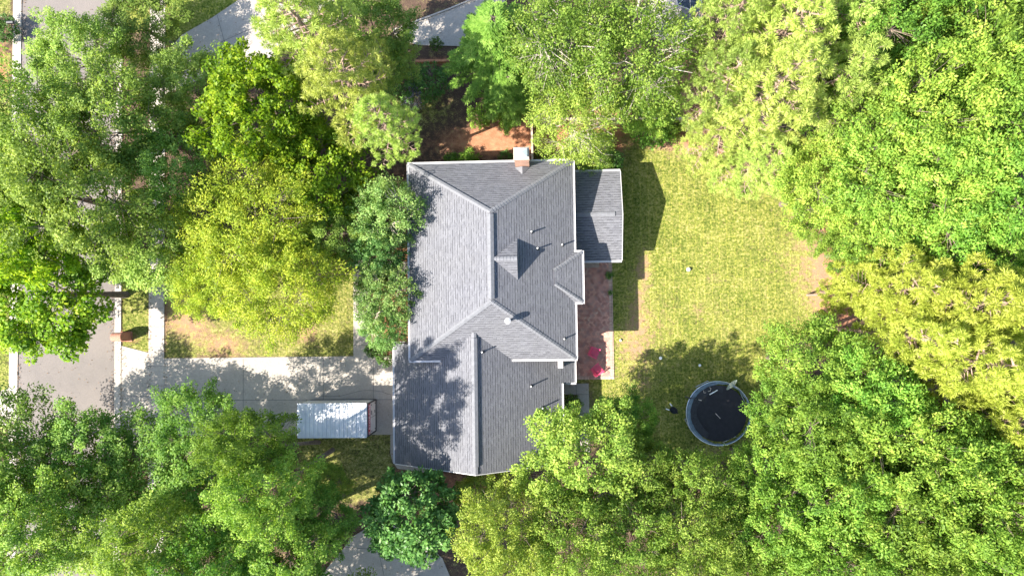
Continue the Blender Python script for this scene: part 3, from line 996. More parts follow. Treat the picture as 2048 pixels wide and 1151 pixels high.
# ------------------------------------------------------------------ mailboxes
mb_ = empty('brick_mailbox', (-31.12, -1.47, 0), 0, 'red brick mailbox pillar with an arched top beside the kerb', 'mailbox')
pm = MB()
arc = [(-.31, 0), (.31, 0), (.31, 1.12)] + [(.31 * math.cos(a), 1.12 + .31 * math.sin(a)) for a in np.linspace(.15, math.pi - .15, 9)] + [(-.31, 1.12)]
n_ = len(arc)
pm.v += [(-.46, y, z) for y, z in arc] + [(.30, y, z) for y, z in arc]
pm.f.append(tuple(n_ - 1 - i for i in range(n_))); pm.mi.append(0)
pm.f.append(tuple(n_ + i for i in range(n_))); pm.mi.append(0)
for i in range(n_):
    j = (i + 1) % n_
    pm.f.append((i, j, n_ + j, n_ + i)); pm.mi.append(0)
pm.build('pillar', M['redbrick'], mb_, uvslope=True)
dr = MB(); dr.box(-.49, -.45, -.12, .12, .98, 1.2); dr.build('mailbox_door', M['darkmetal'], mb_)
pb = MB(); pb.box(-.52, .36, -.37, .37, 0, .1); pb.build('footing', M['redbrick'], mb_, uvslope=True)

# mailbox of the house across the road
q0 = P(45, 58)
pm2 = empty('post_mailbox', (q0[0], q0[1], 0), 0, 'small mailbox on a timber post across the road', 'mailbox')
a_ = MB(); a_.box(-.05, .05, -.05, .05, 0, 1.1); a_.build('post', M['wood'], pm2)
a_ = MB()
arc = [(-.1, 0), (.1, 0)] + [(.1 * math.cos(a), .12 + .1 * math.sin(a)) for a in np.linspace(0, math.pi, 8)]
n_ = len(arc)
a_.v += [(-.25, y, 1.1 + z) for y, z in arc] + [(.25, y, 1.1 + z) for y, z in arc]
a_.f += [tuple(n_ - 1 - i for i in range(n_)), tuple(n_ + i for i in range(n_))]; a_.mi += [0, 0]
for i in range(n_):
    j = (i + 1) % n_
    a_.f.append((i, j, n_ + j, n_ + i)); a_.mi.append(0)
a_.build('letter_box', M['darkmetal'], pm2)


# ------------------------------------------------------------------ chairs
def adirondack(loc, rz, label):
    r = empty('garden_chair', loc, rz, label, 'chair', 'red slatted chairs on the patio')
    s = MB()
    for k in range(6):
        xa = -.26 + k * .105
        s.box(xa, xa + .08, -.26, .26, .30 + .10 * (xa + .26) / .6, .325 + .10 * (xa + .26) / .6)
    s.build('seat', M['red'], r)
    b = MB()
    for k in range(7):
        y_ = (k - 3) * .088
        top = .98 - abs(k - 3) ** 2 * .012
        fx = -.26 - (top - .28) * .40
        yt = y_ * 1.28
        b.obox((-.27, y_ - .036, .28), (.022, 0, .0), (0, .072, 0), (fx + .27, yt - y_, top - .28))
    b.box(-.36, -.33, -.31, .31, .46, .52)
    b.build('backrest', M['red'], r)
    for sg in (-1, 1):
        a = MB(); a.prism([(-.40, sg * .31), (.36, sg * .34), (.38, sg * .45), (-.40, sg * .40)], .55, .58); a.build('armrest', M['red'], r)
        l = MB(); l.box(.28, .34, sg * .335 - .02, sg * .335 + .02, 0, .55); l.build('leg', M['red'], r)
        l = MB(); l.obox((-.62, sg * .31 - .015, 0), (.12, 0, 0), (0, .03, 0), (.10, 0, .02)); l.obox((-.55, sg * .31 - .015, .0), (.09, 0, 0), (0, .03, 0), (.80, 0, .36)); l.build('leg', M['red'], r)
    r.scale = (.86, .86, .9)
    return r


adirondack((3.70, -3.05, .062), math.radians(-24), 'red slatted chair nearer the house corner, turned slightly away')
adirondack((3.90, -4.27, .062), math.radians(36), 'red slatted chair at the south end of the patio')


# ------------------------------------------------------------------ trampoline
tc = P(1437, 826, .9)
tr = empty('trampoline', (tc[0], tc[1], 0), 0, 'large round trampoline with black mat and blue grey pad', 'trampoline')
R0 = 2.2
t_ = MB(); n = 64
for ring_r, zz in ((R0 + .05, .88),):
    pts = [(ring_r * math.cos(2 * math.pi * i / n), ring_r * math.sin(2 * math.pi * i / n), zz) for i in range(n + 1)]
    t_.tube(pts, 0.03, 8)
t_.build('frame', M['steel'], tr)
for k in range(4):
    a = math.radians(25 + 90 * k)
    l = MB()
    pa = [(R0 * math.cos(a - .22), R0 * math.sin(a - .22)), (R0 * math.cos(a + .22), R0 * math.sin(a + .22))]
    l.tube([(*pa[0], .87), (pa[0][0] * 1.02, pa[0][1] * 1.02, .03), (pa[1][0] * 1.02, pa[1][1] * 1.02, .03), (*pa[1], .87)], .024, 8)
    l.build('leg', M['steel'], tr)
mt_ = MB()
mt_.lathe([(0.001, .80), (1.0, .81), (1.85, .85), (1.98, .86)], (0, 0), 64); mt_.build('mat', M['black'], tr, smooth=True)
pd = MB()
prv = None
segs = 96
inn = []; out = []
for i in range(segs):
    a = 2 * math.pi * i / segs
    da = (a - math.radians(165) + math.pi) % (2 * math.pi) - math.pi
    wdt = 0.09 + 0.23 * math.exp(-(da / 1.45) ** 4)
    wob = .015 * math.sin(17 * a) + .012 * math.sin(29 * a + 1)
    ro = R0 + .04; ri = ro - wdt + wob
    out.append((ro * math.cos(a), ro * math.sin(a))); inn.append((ri * math.cos(a), ri * math.sin(a)))
rj = np.random.default_rng(3)
zj = .935 + rj.uniform(-.012, .012, segs)
b0 = len(pd.v)
for i in range(segs):
    a = 2 * math.pi * i / segs
    mx_, my_ = (out[i][0] + inn[i][0]) / 2, (out[i][1] + inn[i][1]) / 2
    pd.v += [(*out[i], .90), (mx_, my_, zj[i] + .02), (*inn[i], .885), (*inn[i], .862), (*out[i], .875)]
for i in range(segs):
    j = (i + 1) % segs
    for k in range(5):
        k2 = (k + 1) % 5
        pd.f.append((b0 + i * 5 + k, b0 + j * 5 + k, b0 + j * 5 + k2, b0 + i * 5 + k2)); pd.mi.append(0)
pd.build('safety_pad', M['pad'], tr)
nt_ = MB()
ang = np.linspace(math.radians(78), math.radians(245), 30)
for i in range(29):
    q_ = []
    for a, rr in ((ang[i], 1.97), (ang[i + 1], 1.97), (ang[i + 1], 1.48 + .05 * math.sin(i * .5)), (ang[i], 1.48 + .05 * math.sin(i * .5 - .5))):
        q_.append((rr * math.cos(a), rr * math.sin(a), .905 if rr > 1.9 else .885))
    nt_.slab(q_, .012)
nt_.build('slack_net', M['net'], tr)
st_ = MB(); st_.tube([(-1.95, 1.05, .96), (-2.3, 1.2, .95), (-1.2, .86, .93)][:2], .03, 6); st_.tube([(-2.35, 1.22, .96), (-1.5, 1.0, .95)], .028, 6); st_.build('strap', M['darkmetal'], tr)


def at_tr(px, py, z=.93):
    return P(px, py, z)


def rod(pts, r, mat, name, label, cat, z=.93):
    w = [P(a, b, z) for a, b in pts]
    m_ = MB(); m_.tube(w, r, 7)
    return tag(m_.build(name, mat), label, cat)


rod([(1419, 788.5), (1435, 779.5)], .035, M['ball'], 'white_pole', 'straight white pole lying on the black trampoline mat', 'pole', .95)
rod([(1431, 826), (1440.5, 836)], .022, M['palebark'], 'stick', 'thin brown stick alone in the middle of the trampoline mat', 'stick', .86)
rod([(1397, 798.5), (1403, 800)], .03, M['palebark'], 'stick', 'short brown stick at the slack net near the dark strap', 'stick', .94)
rod([(1407, 780), (1408, 785), (1412, 784.5)], .022, M['palebark'], 'bent_stick', 'bent brown stick beside the white pole, nearest the pad', 'stick', .94)
rod([(1416, 782), (1420.5, 781), (1422, 776), (1419, 774)], .022, M['palebark'], 'bent_stick', 'hook shaped pale stick lying between white pole and pad', 'stick', .94)
ov = MB()
oc = P(1463.5, 769, 1.02)
dirv = np.array([.72, .69, .08]); dirv /= np.linalg.norm(dirv); sdv = np.array([.69, -.72, -.10]); sdv /= np.linalg.norm(sdv)
b0 = len(ov.v)
for lay in (0, -.03):
    for i in range(24):
        a = 2 * math.pi * i / 24
        pnt = oc + dirv * .50 * math.cos(a) + sdv * .165 * math.sin(a) * (1 - .25 * abs(math.cos(a))) + np.array([0, 0, lay])
        ov.v.append(tuple(pnt))
ov.f += [tuple(range(b0 + 23, b0 - 1, -1)), tuple(range(b0 + 24, b0 + 48))]; ov.mi += [0, 0]
for i in range(24):
    j = (i + 1) % 24
    ov.f.append((b0 + i, b0 + j, b0 + 24 + j, b0 + 24 + i)); ov.mi.append(0)
tag(ov.build('oval_board', M['olive']), 'grey green oval board lying across the trampoline rim', 'board')

# wheelbarrow
wc = P(1345, 818)
wb = empty('wheelbarrow', (wc[0], wc[1], 0), math.radians(-37), 'small black wheelbarrow with pale handles on the shaded lawn', 'wheelbarrow')
w1 = MB(); n = 16
for (ra, rb, zz) in ((.30, .24, .48), (.17, .14, .24)):
    for i in range(n):
        a = 2 * math.pi * i / n
        w1.v.append((ra * math.cos(a), rb * math.sin(a), zz))
for i in range(n):
    j = (i + 1) % n
    w1.f.append((i, j, n + j, n + i)); w1.mi.append(0)
w1.f.append(tuple(range(n, 2 * n))); w1.mi.append(0)
w1.build('tray', M['darkmetal'], wb)
for sg in (-1, 1):
    h_ = MB(); h_.tube([(.25, sg * .08, .2), (-.25, sg * .17, .36)], .022, 6); h_.build('shaft', M['darkmetal'], wb)
    h_ = MB(); h_.tube([(-.25, sg * .17, .36), (-.50, sg * .24, .46)], .04, 8); h_.build('handle', M['ball'], wb)
    h_ = MB(); h_.tube([(-.1, sg * .14, .27), (-.16, sg * .15, 0)], .016, 6); h_.build('leg', M['darkmetal'], wb)
wv = MB()
ring = [(.33 + .11 * math.cos(a), 0, .12 + .11 * math.sin(a)) for a in np.linspace(0, 2 * math.pi, 17)]
wv.tube(ring, .035, 8); wv.build('wheel', M['black'], wb)


def ball(px, py, r, label):
    c = P(px, py, r)
    m_ = MB()
    m_.lathe([(max(.001, r * math.sin(a)), r - r * math.cos(a)) for a in np.linspace(0, math.pi, 11)], (0, 0), 16)
    tag(m_.build('ball', M['ball'], smooth=True, loc=(c[0], c[1], 0)), label, 'ball', 'white balls on the back lawn')


ball(1377, 538.5, .15, 'largest white ball alone in the sunny middle of the back lawn')
ball(1321, 715.5, .12, 'white ball lying at the edge of the tree shadow')
ball(1399.5, 730, .10, 'white ball inside the tree shadow near the trampoline')
ball(1241, 680, .09, 'white ball on the bare ground beside the patio edge')

# ------------------------------------------------------------------ fences and edging


def fence(p, q, h, label, spacing=2.4, gap=0.0):
    p = np.array(p[:2]); q = np.array(q[:2]); d = q - p; L = np.linalg.norm(d)
    r = empty('timber_fence', (p[0], p[1], 0), math.atan2(d[1], d[0]), label, 'fence')
    b = MB(); x = 0.0; rg = np.random.default_rng(int(L * 10))
    while x < L:
        b.box(x + .004, x + .136, -.012, .012, .05, h - .06 + rg.uniform(-.03, .03)); x += .14
    b.build('board_panel', M['wood'], r)
    c = MB()
    for zz in (.35, h - .28):
        c.box(0, L, -.055, -.014, zz, zz + .09)
    c.box(0, L, -.07, .07, h - .02, h + .02)
    c.build('rail', M['wood'], r)
    x = 0.0
    while x <= L + .1:
        a = MB(); a.box(x - .05, x + .05, -.156, -.058, 0, h - .021); a.build('post', M['wood'], r); x += spacing
    return r


fence(P(1063, 243, 1.75), (-.55, 10.4), 1.75, 'narrow timber fence running from the chimney towards the clay bank')
fence(P(1063, 238, 1.6), P(1560, 235, 1.6), 1.6, 'weathered timber fence along the far edge of the back lawn', 2.4)
e1 = P(832, 124); e2 = P(935, 122)
ed = empty('timber_edging', (e1[0], e1[1], 0), math.atan2(e2[1] - e1[1], e2[0] - e1[0]), 'low rust red timber edging beside the neighbouring driveway', 'edging')
L_ = np.linalg.norm(e2 - e1)
a_ = MB(); x = 0.0
while x < L_:
    a_.box(x, min(L_, x + 1.2) - .015, -.09, .09, 0, .24); x += 1.2
a_.build('sleeper', M['redwood'], ed)

# neighbour's deck and parasol at the top edge
dc = P(1381, 34, .6)
dk = empty('timber_deck', (dc[0], dc[1], 0), 0, 'weathered timber deck with white railing behind the airy tree', 'deck')
a_ = MB()
for k in range(10):
    a_.box(-.62 + k * .125, -.62 + k * .125 + .115, -1.15, 1.2, .5, .54)
a_.build('deck_board', solid('grey deck boards', (0.16, 0.15, 0.15), .85, .35, 5), dk)
a_ = MB()
for x, y in ((-.6, -1.1), (.6, -1.1), (-.6, 1.15), (.6, 1.15)):
    a_.box(x - .05, x + .05, y - .05, y + .05, 0, .5)
a_.build('support', M['wood'], dk)
for (xa, ya_, xb, yb) in ((.63, -1.15, .63, 1.2), (-.62, -1.18, .63, -1.18)):
    a_ = MB()
    a_.tube([(xa, ya_, 1.4), (xb, yb, 1.4)], .035, 6)
    a_.tube([(xa, ya_, .65), (xb, yb, .65)], .025, 6)
    for k in range(14):
        f = k / 13
        a_.tube([(xa + (xb - xa) * f, ya_ + (yb - ya_) * f, .5), (xa + (xb - xa) * f, ya_ + (yb - ya_) * f, 1.4)], .015 if k % 6 else .04, 4)
    a_.build('railing', M['white'], dk)
uc = P(1377, -8, 2.4)
um = empty('parasol', (uc[0], uc[1], 0), math.radians(8), 'navy parasol with white edging over the corner of the timber deck', 'parasol')
a_ = MB(); a_.tube([(0, 0, 0), (0, 0, 2.75)], .025, 8); a_.build('pole', M['white'], um)
a_ = MB(); e_ = MB(); rim = []
for k in range(6):
    a = math.radians(60 * k + 30)
    rim.append((.95 * math.cos(a), .95 * math.sin(a), 2.3))
for k in range(6):
    a_.face([rim[k], rim[(k + 1) % 6], (0, 0, 2.72)])
    e_.tube([rim[k], rim[(k + 1) % 6]], .03, 5)
    e_.tube([(rim[k][0], rim[k][1], 2.33), (0, 0, 2.75)], .018, 5)
a_.build('canopy', M['navy'], um); e_.build('edging', M['white'], um)


# ------------------------------------------------------------------ vegetation
def quads_mesh(name, q, mat):
    """q: (n,4,3) leaf quads -> one mesh"""
    n = len(q)
    me = bpy.data.meshes.new(name)
    me.vertices.add(n * 4); me.vertices.foreach_set('co', q.astype(np.float32).ravel())
    me.loops.add(n * 4); me.loops.foreach_set('vertex_index', np.arange(n * 4, dtype=np.int32))
    me.polygons.add(n); me.polygons.foreach_set('loop_start', np.arange(0, n * 4, 4, dtype=np.int32))
    me.update(calc_edges=True)
    me.materials.append(mat)
    return me


def unit(v):
    return v / (np.linalg.norm(v, axis=-1, keepdims=True) + 1e-9)


def leaf_quads(pos, nrm, tan, L, Wd, rg):
    n = len(pos)
    nrm = unit(nrm); tan = tan - nrm * np.sum(tan * nrm, -1, keepdims=True); tan = unit(tan)
    b = np.cross(nrm, tan)
    L = (L * rg.uniform(.7, 1.25, n))[:, None]; Wd = (Wd * rg.uniform(.75, 1.2, n))[:, None]
    fold = nrm * Wd * .22
    return np.stack([pos, pos + tan * L * .48 + b * Wd * .5 + fold, pos + tan * L, pos + tan * L * .48 - b * Wd * .5 + fold], 1)


def sphere_dirs(n, rg, zmin=-.55):
    i = np.arange(n) + .5
    z = zmin + (1 - zmin) * i / n
    z = np.clip(z + rg.normal(0, .05, n), zmin, 1)
    a = i * 2.39996 + rg.normal(0, .25, n)
    r = np.sqrt(np.maximum(0, 1 - z * z))
    return np.stack([r * np.cos(a), r * np.sin(a), z], -1)


def make_broad(name, seed, mat, bark, R=3.6, H=15.0, ncl=230, npl=80, L=.17, Wd=.10, cr=.42, elong=1.25, flat=.75, tilt=.42, lump=.24,
               stems=1, zfrac=.66, rzf=.34, inner=.25, zmin=-.5, bare=0, droop=0.0):
    rg = np.random.default_rng(seed)
    cz_, rz = H * zfrac, H * rzf
    d = sphere_dirs(ncl, rg, zmin)
    nl = int(rg.integers(15, 22)) if H > 5 else 9
    lobes = sphere_dirs(nl, rg, -.3); lobes = unit(lobes + rg.normal(0, .20, lobes.shape))
    amp = rg.uniform(.45, 1.0, nl)
    g = np.max(np.exp((d @ lobes.T - 1) / (.05 if H > 5 else .09)) * amp, axis=1)
    rf = np.where(rg.random(ncl) < inner, rg.uniform(.35, .75, ncl), rg.uniform(.82, 1.04, ncl)) * (1 - lump * .75 + lump * 1.35 * g)
    ctr = d * rf[:, None] * np.array([R, R, rz]) + np.array([0, 0, cz_])
    ax = unit(d * np.array([1, 1, .6]) + np.array([0, 0, .30]) + rg.normal(0, .28, d.shape))
    rad = cr * rg.uniform(.65, 1.3, ncl)
    # leaves
    idx = np.repeat(np.arange(ncl), npl); n = len(idx)
    u = unit(rg.normal(0, 1, (n, 3))) * (rg.random(n) ** .33)[:, None]
    a = ax[idx]
    along = np.sum(u * a, -1, keepdims=True)
    off = (u - a * along) + a * along * elong
    off[:, 2] *= flat
    pos = ctr[idx] + off * rad[idx][:, None]
    if droop:
        pos[:, 2] -= droop * np.sum(off[:, :2] ** 2, -1)
    nrm = unit(off) * (1 - tilt) + np.array([0, 0, tilt]) + rg.normal(0, .38, (n, 3))
    tan = a * .7 + off * .6 + rg.normal(0, .5, (n, 3))
    q = leaf_quads(pos, nrm, tan, L, Wd, rg)
    crown = quads_mesh(name + '_crown', q, mat)
    # wood
    tb = MB()
    limbs = []
    th = H * .34
    for s in range(stems):
        sa = 2 * math.pi * s / max(1, stems) + .5
        so_ = np.array([math.cos(sa), math.sin(sa), 0]) * (.16 if stems > 1 else 0)
        top = np.array([math.cos(sa) * (.35 * R if stems > 1 else .05), math.sin(sa) * (.35 * R if stems > 1 else .08), H * .66])
        r0 = (.020 if stems == 1 else .009) * H * .62
        pts = [so_ + np.array([0, 0, -.1]), so_ * 1.6 + np.array([.03, .02, th * .6]), so_ * 1.6 + (top - so_) * .45 + np.array([0, 0, .0]), top]
        pts[2][2] = H * .5
        tb.tube(pts, [r0 * 1.35, r0, r0 * .7, r0 * .18], 8)
        limbs.append(np.array([pts[1] * .5 + pts[2] * .5, pts[2], pts[2] * .5 + pts[3] * .5, pts[3]]))
    order = np.argsort(-amp)
    for k_ in order[:11]:
        if lobes[k_][2] > .72:
            continue
        tg = lobes[k_] * np.array([R, R, rz]) * .62 + np.array([0, 0, cz_])
        st_ = np.array([0, 0, min(tg[2] - .3, H * rg.uniform(.32, .62))])
        if stems > 1:
            st_[:2] = tg[:2] * .25
        mid = st_ * .55 + tg * .45 + np.array([rg.normal(0, .2), rg.normal(0, .2), -.15 * R * .3])
        tb.tube([st_, mid, tg], [.008 * H * .5, .005 * H * .5, .015], 5, cap=False)
        limbs.append(np.array([st_ * .4 + mid * .6, mid, mid * .5 + tg * .5, tg]))
    LP = np.concatenate(limbs)
    dd = np.linalg.norm(ctr[:, None, :] - LP[None], axis=-1) + np.maximum(0, LP[None, :, 2] - ctr[:, None, 2] + .1) * 1.5
    near = LP[np.argmin(dd, 1)]
    for i in range(ncl):
        p, q2 = near[i], ctr[i]
        if H > 5 and ctr[i][2] > cz_ + .35 * rz and np.hypot(*ctr[i][:2]) < .5 * R:
            continue
        md = p * .5 + q2 * .5 + np.array([rg.normal(0, .08), rg.normal(0, .08), .05])
        tb.tube([p, md, q2 + ax[i] * rad[i] * .5], [.02, .012, .004], 3, cap=False)
    for i in range(bare):
        dr_ = sphere_dirs(1, rg, .1)[0]; an = rg.uniform(0, 6.28)
        dr_ = unit(np.array([math.cos(an), math.sin(an), rg.uniform(.2, 1.2)]))
        p = np.array([0, 0, cz_]) + dr_ * np.array([R, R, rz]) * .45
        q2 = np.array([0, 0, cz_]) + unit(dr_ + rg.normal(0, .25, 3)) * np.array([R, R, rz]) * rg.uniform(.9, 1.06)
        md = (p + q2) / 2 + rg.normal(0, .15, 3)
        tb.tube([p, md, q2], [.045, .028, .008], 4, cap=False)
        for _ in range(3):
            s1 = md * .6 + q2 * .4 + rg.normal(0, .1, 3)
            tb.tube([md, s1 + rg.normal(0, .3, 3)], [.018, .005], 3, cap=False)
    trunk = tb.mesh(name + '_trunk', bark)
    return crown, trunk


def make_pine(name, seed, mat, R=3.4, H=17.0, npuff=330, need=95, pr=.30, thin=.02):
    rg = np.random.default_rng(seed)
    tb = MB(); pos = []; nr = []; tn = []
    lean = rg.normal(0, .25, 2)
    tb.tube([(0, 0, -.1), (lean[0] * .3, lean[1] * .3, H * .4), (lean[0], lean[1], H * .8), (lean[0] * 1.2, lean[1] * 1.2, H * .98)], [.19, .15, .09, .03], 8)
    ctrs = []; axs = []
    nb = 36
    for k in range(nb):
        f = k / (nb - 1)
        z = H * (.48 + .5 * f)
        ln = R * (1.0 - f ** 1.9 * .86) * rg.uniform(.7, 1.1)
        az = k * 2.39996 + rg.normal(0, .25)
        d = np.array([math.cos(az), math.sin(az), 0])
        s = np.array([lean[0] * (z / H), lean[1] * (z / H), z])
        tip = s + d * ln + np.array([0, 0, ln * rg.uniform(.12, .38)])
        mid = s * .5 + tip * .5 + np.array([0, 0, -.08 * ln])
        tb.tube([s, mid, tip], [.065, .04, .012], 5, cap=False)
        nt_ = max(3, int(npuff / nb * (ln / R) * 1.35))
        side = np.array([-d[1], d[0], 0])
        for j in range(nt_):
            u = .28 + .72 * (j + .5) / nt_
            bp = s + (tip - s) * u
            sg = 1 if j % 2 else -1
            o_ = side * sg * (1.08 - u * .85) * ln * rg.uniform(.2, .62) + d * rg.uniform(.0, .3) + np.array([0, 0, rg.uniform(.0, .45)])
            c = bp + o_
            if j == nt_ - 1:
                c = tip
            tb.tube([bp - d * .1, (bp + c) / 2 + np.array([0, 0, -.05]), c], [.026, .018, .008], 3, cap=False)
            ctrs.append(c); axs.append(unit(o_ * .5 + np.array([0, 0, .9]) + rg.normal(0, .2, 3)))
    ctrs = np.array(ctrs); axs = np.array(axs); ncl = len(ctrs)
    idx = np.repeat(np.arange(ncl), need); n = len(idx)
    v = unit(rg.normal(0, 1, (n, 3)) + axs[idx] * .45)
    p0 = ctrs[idx] + axs[idx] * rg.uniform(-.1, .16, n)[:, None] + v * .06
    L = pr * rg.uniform(.75, 1.15, ncl)[idx]
    nm = unit(np.cross(v, rg.normal(0, 1, (n, 3))) + np.array([0, 0, .5]))
    q = leaf_quads(p0, nm, v, L, .04, rg)
    return quads_mesh(name + '_crown', q, mat), tb.mesh(name + '_trunk', M['pinebark'])


def make_feather(name, seed, mat, R=3.0, H=12.0, nb=150):
    rg = np.random.default_rng(seed)
    tb = MB(); tb.tube([(0, 0, -.1), (0, .05, H * .5), (.05, 0, H * .97)], [.22, .14, .02], 8)
    P_, N_2, T_ = [], [], []
    for k in range(nb):
        f = (k + .5) / nb
        z = H * (.25 + .73 * f)
        ln = (R * (1 - f) ** .75 + .25) * rg.uniform(.75, 1.1)
        az = k * 2.39996 + rg.normal(0, .2)
        d = np.array([math.cos(az), math.sin(az), 0]); sd = np.array([-d[1], d[0], 0])
        s = np.array([0, 0, z])

        def pt(u):
            return s + d * ln * u + np.array([0, 0, ln * (.30 * u - .42 * u * u)])
        tb.tube([pt(0), pt(.5), pt(1)], [.03, .018, .005], 3, cap=False)
        ns = int(5 + ln * 5)
        for j in range(ns):
            u = .15 + .85 * (j + .5) / ns
            for sg in (-1, 1):
                bs = pt(u); sl_ = (.62 * (1.05 - u) + .14) * rg.uniform(.7, 1.15)
                dr_ = unit(d * .75 + sd * sg * .75 + np.array([0, 0, rg.uniform(-.25, .08)]))
                m_ = 5
                for e in range(m_):
                    w_ = (e + .3) / m_
                    pp = bs + dr_ * sl_ * w_ + np.array([0, 0, -.16 * w_ * w_])
                    for s2 in (-1, 1):
                        P_.append(pp); T_.append(dr_ + s2 * .55 * np.cross(dr_, (0, 0, 1.)) + rg.normal(0, .18, 3)); N_2.append(np.array([0, 0, 1.]) + rg.normal(0, .35, 3))
    q = leaf_quads(np.array(P_), np.array(N_2), np.array(T_), .21, .062, rg)
    return quads_mesh(name + '_crown', q, mat), tb.mesh(name + '_trunk', M['bark'])


KINDS = {}


def variants(kind, fn, n, base, **k):
    KINDS[kind] = ([fn('%s_%d' % (kind, i), 101 + 17 * i + len(KINDS) * 1000, **k) for i in range(n)], base)


BR = dict(bark=M['bark'])
variants('oak', lambda nm, sd, **k: make_broad(nm, sd, **k), 3, (3.6, 15.0), mat=M['oak'], ncl=185, npl=125, L=.16, Wd=.105, cr=.47, elong=1.35, flat=.8, lump=.42, inner=.10, **BR)
M['oak_dark'] = leaf_mat('deep green oak leaves', (0.05, 0.115, 0.016), (0.16, 0.275, 0.04), (0.36, 0.46, 0.09))
variants('darkoak', lambda nm, sd, **k: make_broad(nm, sd, **k), 3, (3.6, 15.0), mat=M['oak_dark'], ncl=185, npl=125, L=.16, Wd=.105, cr=.47, elong=1.35, flat=.8, lump=.42, inner=.10, **BR)
variants('thinoak', lambda nm, sd, **k: make_broad(nm, sd, **k), 3, (3.6, 15.0), mat=M['oak_dark'], ncl=135, npl=120, L=.16, Wd=.105, cr=.50, elong=1.4, flat=.7, lump=.40, inner=.05, zmin=-.25, **BR)
variants('bright', lambda nm, sd, **k: make_broad(nm, sd, **k), 2, (3.6, 13.0), mat=M['bright'], H=13.0, ncl=190, npl=100, L=.21, Wd=.15, cr=.45, elong=1.25, flat=.7, lump=.38, inner=.12, **BR)
variants('olive', lambda nm, sd, **k: make_broad(nm, sd, **k), 2, (3.6, 12.0), mat=M['olive_leaf'], H=12.0, ncl=280, npl=100, L=.16, Wd=.065, cr=.42, elong=1.5, flat=.7, lump=.36, inner=.15, **BR)
variants('airy', lambda nm, sd, **k: make_broad(nm, sd, **k), 2, (3.6, 14.0), mat=M['airy'], bark=M['palebark'], H=14.0, ncl=300, npl=62, L=.15, Wd=.09, cr=.46, elong=1.5, flat=.75, lump=.28, inner=.3, bare=13)
variants('lush', lambda nm, sd, **k: make_broad(nm, sd, **k), 3, (3.6, 15.0), mat=M['wood_leaf'], ncl=230, npl=110, L=.19, Wd=.09, cr=.44, elong=1.3, flat=.8, lump=.40, inner=.10, **BR)
variants('yellowish', lambda nm, sd, **k: make_broad(nm, sd, **k), 2, (3.6, 13.0), mat=M['airy'], H=13.0, ncl=280, npl=85, L=.17, Wd=.08, cr=.38, elong=1.7, flat=.8, lump=.28, bare=6, **BR)
variants('myrtle', lambda nm, sd, **k: make_broad(nm, sd, **k), 3, (2.2, 7.6), mat=M['myrtle'], bark=M['palebark'], R=2.2, H=7.6, ncl=235, npl=66, L=.13, Wd=.075, cr=.22, elong=2.4, flat=.95, lump=.30, stems=4, zfrac=.66, rzf=.34)
variants('magnolia', lambda nm, sd, **k: make_broad(nm, sd, **k), 2, (2.4, 8.0), mat=M['magnolia'], R=2.4, H=8.0, ncl=240, npl=52, L=.22, Wd=.12, cr=.26, elong=1.2, flat=.8, tilt=.6, lump=.2, **BR)
variants('pine', lambda nm, sd, **k: make_pine(nm, sd, **k), 3, (3.4, 17.0), mat=M['needle'])
variants('goldpine', lambda nm, sd, **k: make_pine(nm, sd, **k), 2, (3.4, 17.0), mat=M['goldneedle'], npuff=420, pr=.33)
variants('feather', lambda nm, sd, **k: make_feather(nm, sd, **k), 2, (3.0, 12.0), mat=M['feather'])
variants('shrub', lambda nm, sd, **k: make_broad(nm, sd, **k), 2, (0.8, 1.2), mat=M['wood_leaf'], R=.8, H=1.2, ncl=60, npl=26, L=.12, Wd=.07, cr=.17, elong=1.2, flat=.8, zfrac=.5, rzf=.5, stems=3, **BR)
variants('darkshrub', lambda nm, sd, **k: make_broad(nm, sd, **k), 2, (0.8, 1.2), mat=M['magnolia'], R=.8, H=1.2, ncl=70, npl=30, L=.10, Wd=.06, cr=.15, elong=1.0, flat=.8, zfrac=.5, rzf=.5, stems=3, **BR)
variants('lilac', lambda nm, sd, **k: make_broad(nm, sd, **k), 1, (0.8, 1.2), mat=M['lilac'], R=.8, H=1.2, ncl=50, npl=16, L=.12, Wd=.03, cr=.20, elong=1.8, flat=.9, zfrac=.5, rzf=.5, stems=3, **BR)
variants('bloom', lambda nm, sd, **k: make_broad(nm, sd, **k), 1, (0.8, 1.2), mat=M['pinkbloom'], R=.8, H=1.2, ncl=50, npl=20, L=.10, Wd=.08, cr=.15, elong=1.1, flat=.8, zfrac=.5, rzf=.5, stems=3, **BR)
_cnt = {}
GROW = {'shrub': 1.0, 'darkshrub': 1.0, 'lilac': 1.0, 'bloom': 1.0, 'magnolia': 1.0, 'myrtle': 1.12, 'oak': 1.16, 'thinoak': 1.28, 'darkoak': 1.16, 'bright': 1.18, 'olive': 1.15, 'lush': 1.13}
_rt = np.random.default_rng(99)


KEEP_OFF = [(-40.5, -31.3, -200, 200), (sx0 - .3, sx1 + .3, -200, 200), (sx1, X0, D1[1] - .5, D0[1] + .3), (-32, sx0, -11.2, P(298, 700)[1] + .3),
            (X0 - .2, X1 + .4, Y0, Y1 + .4), (GX0 - .4, GX2, GYS - .3, Y0), (X1, SX1 + .3, SY0, SY1 + .3), (PX0, PX1 + .2, PY0, PY1),
            (P(705, 0)[0], P(740, 0)[0], D0[1], P(0, 515)[1])]


def rooted(x, y):
    """nearest spot off the paving and the buildings where a trunk can stand"""
    best = None
    for rad in np.arange(0, 7, .25):
        for an in np.arange(0, 6.28, .2618):
            a, b2 = x + rad * math.cos(an), y + rad * math.sin(an)
            if not any(r[0] < a < r[1] and r[2] < b2 < r[3] for r in KEEP_OFF):
                return a, b2
    return x, y


